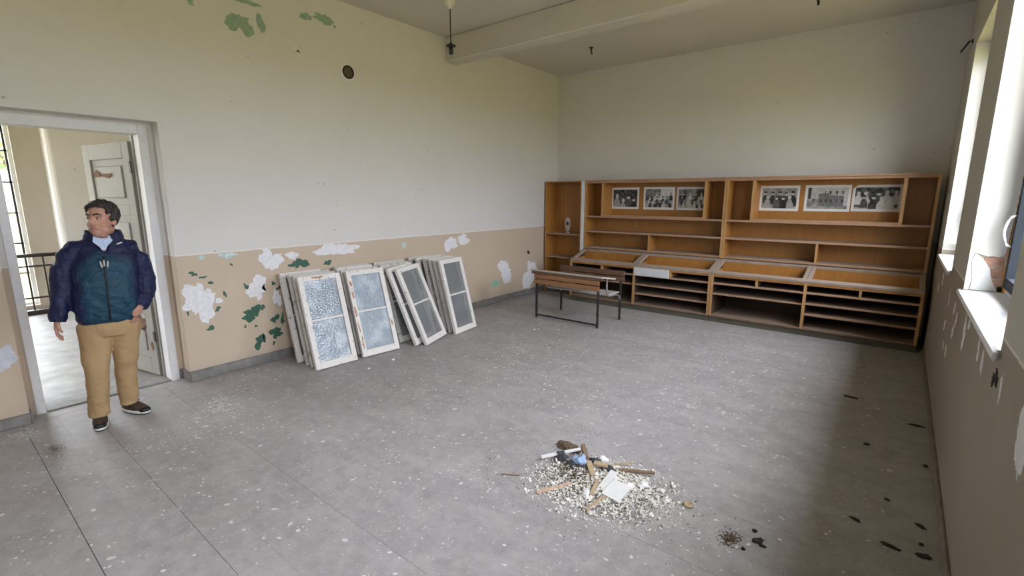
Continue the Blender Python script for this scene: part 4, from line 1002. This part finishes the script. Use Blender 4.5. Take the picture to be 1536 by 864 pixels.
dirt = [(-0.376, 2.443, 0.020, 0.030, 'black dirt clod on the shadow edge near the crumbly brown patch'), (-0.406, 2.512, 0.012, 0.012, 'small round black dirt clod beside the larger clod'), (-0.349, 2.416, 0.016, 0.008, 'flat black dirt clod next to the larger clod'), (-0.008, 2.945, 0.026, 0.010, 'stretched black dirt smear in the shaded floor strip'),
        (0.142, 2.808, 0.040, 0.010, 'long thin black dirt streak in the shaded floor strip'), (0.268, 2.823, 0.030, 0.018, 'thick black dirt clod near the skirting'), (0.261, 3.092, 0.024, 0.012, 'black dirt clod by the skirting beyond the thick clod'), (0.118, 3.266, 0.016, 0.008, 'small dark crumb alone in the shaded floor strip'), (-0.01, 3.962, 0.018, 0.007, 'tiny dark splinter of dirt halfway along the shaded strip'), (0.30, 3.854, 0.014, 0.010, 'dark crumb against the skirting under the window'),
        (-0.42, 2.335, 0.010, 0.008, 'tiny dark crumb in front of the black clods'), (0.27, 4.535, 0.05, 0.008, 'thin dark dirt line against the skirting'), (0.262, 2.92, 0.010, 0.008, 'tiny dark crumb between the two clods by the skirting')]
for k, (x, y, a, b, lb) in enumerate(dirt): lump('dirt_clod', x, y, a, b, 0.010, 'mud_dark', lb, 'dirt clod', 'dirt clods on the shaded floor', 50 + k, 0.0, -0.5 + 0.3 * (k % 3))
stick(-0.215, 4.87, -0.115, 4.855, 0.022, 0.008, 0.005, 0.005, 'mud_dark', 'dark wood splinter lying in the shade near the shelving', 'wood_splinter', 'splinter', None)
bm = new_bm()
for k in range(260):
    x, y = -0.49 + r.gauss(0, 0.024), 2.375 + r.gauss(0, 0.03); s = r.uniform(0.003, 0.008); chip3(bm, x, y, s * 0.3, s)
o = obj('brown_crumbs', bm, 'mud_brown'); tag(o, 'brown crumbly patch on the floor next to the black clods', 'crumbs', kind='stuff')
bm = new_bm()
for k in range(120):
    x, y = -1.93 + r.gauss(0, 0.02), 2.2 + r.gauss(0, 0.02)
    if k > 40: x, y = -1.62 + r.gauss(0, 0.12), 2.12 + r.gauss(0, 0.09)
    s = r.uniform(0.002, 0.006); chip3(bm, x, y, s * 0.3, s)
o = obj('brown_crumbs', bm, 'mud_brown'); tag(o, 'sparse brown crumbs on the door side of the rubbish heap', 'crumbs', kind='stuff')
bm = new_bm()
for k in range(500):
    x, y = -4.40 + abs(r.gauss(0, 0.10)) + r.uniform(-.02, .02), 0.42 + r.gauss(0, 0.02) ; s = r.uniform(0.001, 0.004); chip3(bm, x, y, s * 0.2, s)
o = obj('brown_crumbs', bm, 'mud_brown'); tag(o, 'thin brown dirt trace on the boards by the doorway', 'crumbs', kind='stuff')
for k, (x, y, s) in enumerate([(-4.02, 3.02, 0.018), (-4.00, 2.70, 0.014), (-3.55, 4.9, 0.016), (-3.52, 4.95, 0.012)]):
    lump('plaster_crumb', x, y, s, s * 0.8, s * 0.6, 'plaster_chip', 'small white plaster crumb on the floor by the ' + ['red-brown patched sash', 'frosted sash nearest the doorway', 'school bench, larger of two', 'school bench, smaller of two'][k], 'plaster crumb', 'plaster crumbs on the floor', 80 + k)
# ================================================================== THE MAN IN THE DOORWAY
# own frame: u sideways (towards the door hinge side), v to the front, z up
man = thing('person', 'man in a navy jacket and tan trousers standing in the doorway, looking aside', 'person', (-4.48, 0.80, 0))
man.rotation_euler = (0, 0, math.atan2(-0.984, -0.176))
def Q(u, v, z): return Vector((-u, v, z))
def T(bm, pts, r, n=16): return tube(bm, [Q(*p) for p in pts], r, n)
def BL(bm, c, r, seg=20): return ball(bm, Q(*c), r, seg)
def ripple(me, amp, sc, zs=1.0, seed=0.0, mask=None):
    N = [v.normal.copy() for v in me.vertices]
    for v, nn in zip(me.vertices, N):
        a = amp * (mask(v.co) if mask else 1.0)
        if a: v.co += nn * a * noise.fractal(Vector((v.co.x * sc, v.co.y * sc, v.co.z * sc * zs + seed)), 0.9, 2.1, 3)
def ripple_mesh(o, *a, **k): ripple(o.data, *a, **k); o.data.update()

# ---- head frame
HC = Vector((0.090, 0.022, 1.537)); yw = R(36); pt = R(4)
HF = Vector((-math.sin(yw) * math.cos(pt), math.cos(yw) * math.cos(pt), math.sin(pt))); HXv = Vector((math.cos(yw), math.sin(yw), 0)); HU = HXv.cross(HF)
def H(x, y, z):
    p = HC + HXv * x + HF * y + HU * z; return (p.x, p.y, p.z)
HM = Matrix(((-HXv.x, -HF.x, -HU.x), (HXv.y, HF.y, HU.y), (HXv.z, HF.z, HU.z)))
def HB(bm, x, y, z, r, seg=20): return ball(bm, Q(*H(x, y, z)), r, seg, HM)
body = new_bm()
HB(body, 0, -0.012, 0.035, (0.074, 0.093, 0.085), 28); HB(body, 0, 0.020, -0.030, (0.063, 0.070, 0.086), 28)
HB(body, 0, 0.050, -0.094, (0.037, 0.034, 0.026)); HB(body, 0, 0.012, -0.085, (0.056, 0.058, 0.038)); HB(body, 0, 0.026, -0.108, (0.042, 0.042, 0.024))
for s in (-1, 1): HB(body, s * 0.040, 0.030, -0.072, (0.026, 0.032, 0.032))
for s in (-1, 1):
    HB(body, s * 0.036, 0.046, -0.038, (0.027, 0.030, 0.030)); HB(body, s * 0.074, -0.010, -0.014, (0.011, 0.021, 0.034)); HB(body, s * 0.013, 0.093, -0.033, (0.010, 0.011, 0.008))
T(body, [H(0, 0.083, 0.018), H(0, 0.094, 0.0), H(0, 0.106, -0.022), H(0, 0.106, -0.032), H(0, 0.090, -0.040)], [0.009, 0.010, 0.0135, 0.013, 0.008], 12)
T(body, [H(-0.048, 0.062, 0.022), H(-0.022, 0.080, 0.026), H(0, 0.082, 0.022), H(0.022, 0.080, 0.026), H(0.048, 0.062, 0.022)], [0.008, 0.011, 0.010, 0.011, 0.008], 10)
HB(body, 0, 0.084, -0.062, (0.024, 0.010, 0.013))
T(body, [H(0, -0.02, -0.04), (0.088, -0.005, 1.44), (0.083, -0.012, 1.38), (0.075, -0.01, 1.30)], [0.062, 0.063, 0.066, 0.085], 20)
# trunk, arms and legs under the clothes
loft(body, [(z, -cu, cv, ru, rv) for z, cu, cv, ru, rv in ((0.78, .045, 0, .13, .09), (0.95, .05, .0, .14, .10), (1.15, .06, 0, .15, .10), (1.30, .075, -.01, .14, .08), (1.36, .08, -.012, .09, .06))], 20)
T(body, [(0.08, -.01, 1.31), (-0.08, -.01, 1.31), (-0.13, -.01, 1.22), (-0.17, 0, 1.10), (-0.2, .02, .97), (-0.226, .042, .85)], [.05, .045, .042, .036, .032, .027], 12)
T(body, [(0.08, -.01, 1.30), (0.23, -.01, 1.29), (0.27, -.02, 1.2), (0.283, -.04, 1.06), (0.268, 0, .965), (0.243, .055, .90)], [.05, .045, .042, .036, .032, .027], 12)
for leg in ([(-0.03, 0, .80), (-0.05, .0, .62), (-0.068, .0, .42), (-0.085, -.04, .25), (-0.092, -.085, .07)], [(0.12, -.01, .80), (0.115, -.05, .62), (0.10, -.10, .42), (0.088, -.15, .25), (0.085, -.185, .07)]):
    T(body, leg, [.075, .065, .05, .045, .035], 14)
# free hand: palm towards the thigh, fingers slightly curled, thumb in front
T(body, [(-0.226, .042, .862), (-0.233, .050, .835), (-0.239, .058, .805), (-0.240, .062, .785)], [(.022, .019), (.016, .028), (.015, .036), (.012, .034)], 14)
for k, (v0, ln) in enumerate(((.090, .95), (.072, 1.05), (.053, 1.0), (.036, .82))):
    T(body, [(-0.239, v0, .795), (-0.240, v0 + .004, .795 - .036 * ln), (-0.229, v0 + .004, .795 - .062 * ln), (-0.212, v0 + .001, .795 - .074 * ln)], [.0098, .0092, .0085, .0072], 10)
T(body, [(-0.230, .070, .842), (-0.226, .092, .822), (-0.218, .106, .797), (-0.210, .108, .775)], [.0125, .0115, .0100, .0080], 10)
# hand in the pocket: wrist, back of the hand, knuckles sinking into the trousers, thumb outside
T(body, [(0.244, .052, .915), (0.232, .078, .885), (0.217, .098, .862)], [(.020, .022), (.017, .030), (.014, .034)], 14)
for k, du in enumerate((-.030, -.011, .009, .028)):
    T(body, [(0.219 + du * .4, .092 - du * .5, .868), (0.205 + du * .5, .100 - du * .5, .835), (0.192 + du * .5, .085 - du * .5, .80), (0.182 + du * .5, .07 - du * .5, .775)], [.0095, .0095, .009, .008], 10)
T(body, [(0.214, .088, .892), (0.196, .112, .876), (0.184, .124, .856), (0.178, .126, .838)], [.0125, .0115, .010, .008], 10)
bo = obj('body', body, 'skin', man, True, True)
me = remeshed(bo, 0.0052, 2, 0.5)
for s in (-1, 1):
    c = Q(*H(s * 0.031, 0.078, 0.004)); f = Q(*H(0, 1, 0)) - Q(*H(0, 0, 0))
    for v in me.vertices:
        d = (v.co - c).length
        if d < 0.023: v.co -= f * 0.011 * (1 - d / 0.023)
me.update()
for s in (-1, 1):
    e = obj('eye', HB(new_bm(), s * 0.031, 0.0690, 0.003, 0.0105, 14), 'eye_white', bo, True, True)
    obj('iris', HB(new_bm(), s * 0.031 - 0.002, 0.0775, 0.003, (0.0058, 0.0035, 0.0058), 10), 'eye_iris', bo, True, True)
    obj('eyelid', T(new_bm(), [H(s * 0.031 - 0.014, 0.0715, 0.008), H(s * 0.031, 0.0805, 0.0125), H(s * 0.031 + 0.014, 0.0715, 0.008)], [.0035, .0055, .0035], 8), 'skin', bo, True, True)
    obj('eyebrow', T(new_bm(), [H(s * 0.012, 0.092, 0.026), H(s * 0.032, 0.087, 0.034), H(s * 0.052, 0.069, 0.027)], [.0040, .0052, .0028], 8), 'hair', bo, True, True)
obj('lips', T(new_bm(), [H(-0.025, 0.083, -0.066), H(-0.009, 0.0955, -0.062), H(0, 0.0965, -0.0635), H(0.009, 0.0955, -0.062), H(0.025, 0.083, -0.066)], [.0025, .0052, .0050, .0052, .0025], 8), 'lip', bo, True, True)

# ---- hair: thick, dark, swept back, over the ears
rh = random.Random(4); hb = new_bm(); k = 0
while k < 330:
    d = Vector((rh.gauss(0, 1), rh.gauss(0, 1), rh.gauss(0, 1))).normalized()
    x, y, z = d.x * 0.079, -0.014 + d.y * 0.097, 0.036 + d.z * 0.089
    if y > 0.045: ok = z > 0.088
    elif y > 0.008: ok = z > 0.052 - 0.2 * (y - 0.008) and (abs(x) < 0.07 or z > 0.02)
    elif y > -0.030: ok = z > -0.004
    else: ok = z > -0.075
    if not ok: continue
    g = 1.0 + 0.04 * rh.random()
    HB(hb, x * g, y * g, z * g, (rh.uniform(.011, .016), rh.uniform(.013, .022), rh.uniform(.011, .017)), 10); k += 1
for s in (-1, 1):
    for z in (0.012, 0.0): HB(hb, s * 0.069, 0.012, z, (0.008, 0.012, 0.012), 8)
ho = obj('hair', hb, 'hair', man, True, True); remeshed(ho, 0.0055, 1, 0.4); ripple_mesh(ho, 0.007, 46, 0.6, 2.0)

# ---- shirt collar showing in the open neck
sb = new_bm()
T(sb, [(0.085 + 0.069 * math.cos(a), -0.004 + 0.066 * math.sin(a), 1.418 - 0.022 * max(0, math.sin(a))) for a in [R(-250 + 320 * k / 22) for k in range(23)]], [(.006, .024)] * 23, 10)
so = obj('shirt', sb, 'shirt_blue', man, True, True)
def flap(pts, dv):
    bm = new_bm(); A = [bm.verts.new(Q(*p)) for p in pts]; B = [bm.verts.new(Q(p[0], p[1] - dv, p[2])) for p in pts]; n = len(pts)
    bm.faces.new(A); bm.faces.new(B[::-1])
    for k in range(n): bm.faces.new((A[k], A[(k + 1) % n], B[(k + 1) % n], B[k]))
    return bm
obj('collar_flap', flap([(0.030, .062, 1.425), (0.070, .085, 1.385), (0.052, .100, 1.350), (0.022, .082, 1.385)], .008), 'shirt_blue', so, False, True)
obj('collar_flap', flap([(0.135, .058, 1.425), (0.076, .085, 1.385), (0.090, .100, 1.345), (0.130, .080, 1.385)], .008), 'shirt_blue', so, False, True)
obj('shirt_front', flap([(0.035, .070, 1.405), (0.125, .070, 1.405), (0.085, .098, 1.325), (0.065, .098, 1.325)], .012), 'shirt_blue', so, False, True)

# ---- jacket
jb = new_bm()
loft(jb, [(z, -cu, cv, ru, rv) for z, cu, cv, ru, rv in ((0.800, .045, .004, .168, .122), (0.83, .045, .006, .182, .138), (0.90, .048, .010, .190, .150), (1.00, .052, .014, .194, .158), (1.10, .058, .010, .194, .154), (1.20, .066, .002, .196, .140), (1.28, .074, -.008, .190, .118), (1.335, .080, -.014, .168, .096), (1.375, .084, -.014, .118, .080), (1.40, .086, -.016, .085, .062))], 36, 2.5)
T(jb, [(-0.02, -.012, 1.325), (-0.075, -.012, 1.325), (-0.115, -.012, 1.27), (-0.140, -.010, 1.20), (-0.168, -.002, 1.11), (-0.187, .012, 1.02), (-0.205, .026, .94), (-0.222, .040, .865), (-0.226, .043, .850)], [.070, .074, .076, .074, .069, .064, .058, .050, .043], 20)
T(jb, [(0.17, -.012, 1.318), (0.225, -.012, 1.312), (0.258, -.018, 1.25), (0.272, -.026, 1.17), (0.284, -.036, 1.08), (0.284, -.020, 1.01), (0.272, .006, .96), (0.250, .042, .920), (0.236, .066, .888)], [.070, .074, .076, .075, .071, .066, .060, .053, .046], 20)
# turned-up collar, open in front
T(jb, [(0.086 + 0.098 * math.cos(a), -0.012 + (0.088 if math.sin(a) > 0 else 0.074) * math.sin(a), 1.424 - 0.034 * max(0, math.sin(a))) for a in [R(-245 + 310 * k / 26) for k in range(27)]], [(.015, .046)] * 27, 12)
jo = obj('jacket', jb, 'jacket_cloth', man, True, True); me = remeshed(jo, 0.0085, 3, 0.5)
# cut the neck opening: press a V at the throat
for v in me.vertices:
    u, vv, z = -v.co.x, v.co.y, v.co.z
    if vv > 0.02 and z > 1.315 and abs(u - 0.075) < 0.05:
        w = max(0, 1 - abs(u - 0.075) / (0.012 + 0.55 * (z - 1.315))); v.co.y -= 0.05 * min(1, w * 1.6)
ripple(me, 0.011, 8, 0.8, 1.0); ripple(me, 0.006, 20, 0.9, 5.0)
me.update()
obj('zip', T(new_bm(), [(0.066, .150, 1.30 - .01), (0.064, .158, 1.20), (0.060, .176, 1.08), (0.056, .182, .96), (0.050, .160, .83)], [(.005, .005)] * 5, 8), 'shoe_black', jo, True, True)
for du, zz in ((-.020, 1.232), (0.0, 1.240), (0.022, 1.232)):
    obj('zip_pull', T(new_bm(), [(0.064 + du, .158, zz + .022), (0.064 + du * 0.7, .164, zz - .022)], [(.0055, .004), (.0065, .004)], 8), 'zip_grey', jo, True, True)
obj('chest_logo', T(new_bm(), [(0.150, .092, 1.362), (0.182, .082, 1.372)], [(.004, .005), (.004, .005)], 8), 'logo_white', jo, True, True)
obj('cuff', T(new_bm(), [(-0.224, .041, .858), (-0.227, .044, .843)], [.045, .043], 18), 'jacket_cloth', jo, True, True)
obj('cuff', T(new_bm(), [(0.241, .058, .898), (0.234, .069, .884)], [.047, .045], 18), 'jacket_cloth', jo, True, True)

# ---- trousers
tb = new_bm()
loft(tb, [(z, -cu, cv, ru, rv) for z, cu, cv, ru, rv in ((0.70, .042, -.005, .150, .105), (0.76, .044, 0, .170, .120), (0.84, .046, .002, .172, .124), (0.90, .048, .004, .165, .12))], 32, 2.4)
LA = [(-0.035, 0, .78), (-0.045, .0, .70), (-0.055, .004, .60), (-0.064, .006, .50), (-0.070, .004, .42), (-0.078, -.018, .32), (-0.086, -.045, .22), (-0.092, -.065, .13), (-0.093, -.070, .075)]
LB = [(0.122, -.005, .78), (0.122, -.02, .70), (0.116, -.042, .60), (0.110, -.064, .50), (0.104, -.090, .42), (0.098, -.118, .32), (0.092, -.142, .22), (0.092, -.158, .13), (0.092, -.160, .085)]
RR = [.110, .099, .088, .079, .072, .068, .066, .065, .065]
T(tb, LA, RR, 24); T(tb, LB, RR, 24)
to = obj('trousers', tb, 'trouser_cloth', man, True, True); me = remeshed(to, 0.008, 3, 0.5)
ripple(me, 0.010, 7, 0.9, 4.0); ripple(me, 0.010, 12, 2.6, 9.0, lambda c: max(0.0, 1 - c.z / 0.30)); me.update()

# ---- shoes
def shoe(toe, heel, seed):
    tu = Vector((toe[0], toe[1], 0)); he = Vector((heel[0], heel[1], 0)); f = (tu - he).normalized(); L = (tu - he).length; c = (tu + he) / 2; sd = Vector((f.y, -f.x, 0))
    def P3(x, y, z): 
        p = c + sd * x + f * y; return Q(p.x, p.y, z)
    def outline(k, n, rx, ry, cy):
        a = 2 * math.pi * k / n; y = math.sin(a); x = math.cos(a)
        return rx * math.copysign(abs(x) ** 0.8, x) * (1 + 0.12 * y), cy + ry * y
    def stack(rings, n=28):
        bm = new_bm(); Rg = [[bm.verts.new(P3(*outline(k, n, rx, ry, cy), z)) for k in range(n)] for z, cy, rx, ry in rings]
        for A, B in zip(Rg, Rg[1:]):
            for k in range(n): bm.faces.new((A[k], A[(k + 1) % n], B[(k + 1) % n], B[k]))
        bm.faces.new(Rg[0][::-1]); bm.faces.new(Rg[-1]); return bm
    h = L / 2
    s = obj('shoe', stack([(0.022, 0, .044, h * .97), (0.040, -.002, .046, h * .97), (0.056, -.012, .043, h * .86), (0.070, -.030, .038, h * .68), (0.085, -.048, .035, h * .50), (0.105, -.060, .036, h * .38), (0.112, -.062, .032, h * .34)]), 'shoe_brown', man, True, True)
    obj('outsole', stack([(0.0, 0, .041, h * .95), (0.010, 0, .046, h * .99)]), 'shoe_black', s, False, True)
    obj('sole', stack([(0.009, -.001, .047, h), (0.020, -.002, .048, h), (0.032, -.004, .046, h * .985)]), 'shoe_sole', s, True, True)
    obj('toe_cap', stack([(0.024, h * .60, .039, h * .375), (0.042, h * .58, .038, h * .36), (0.054, h * .52, .030, h * .27)]), 'shoe_black', s, True, True)
    for k in range(4):
        y = 0.045 - k * 0.022; z = 0.062 + k * 0.011
        obj('lace', tube(new_bm(), [P3(-0.024, y, z - .004), P3(0, y + .003, z + .008), P3(0.024, y, z - .004)], 0.0045, 6), 'shoe_black', s, True, True)
    for sg in (-1, 1): obj('lace', tube(new_bm(), [P3(0, -.015, .098), P3(sg * .022, -.006, .104), P3(sg * .036, .004, .090)], 0.004, 6), 'shoe_black', s, True, True)
shoe((-0.104, 0.090), (-0.092, -0.190), 1)
shoe((0.196, -0.050), (0.046, -0.268), 2)
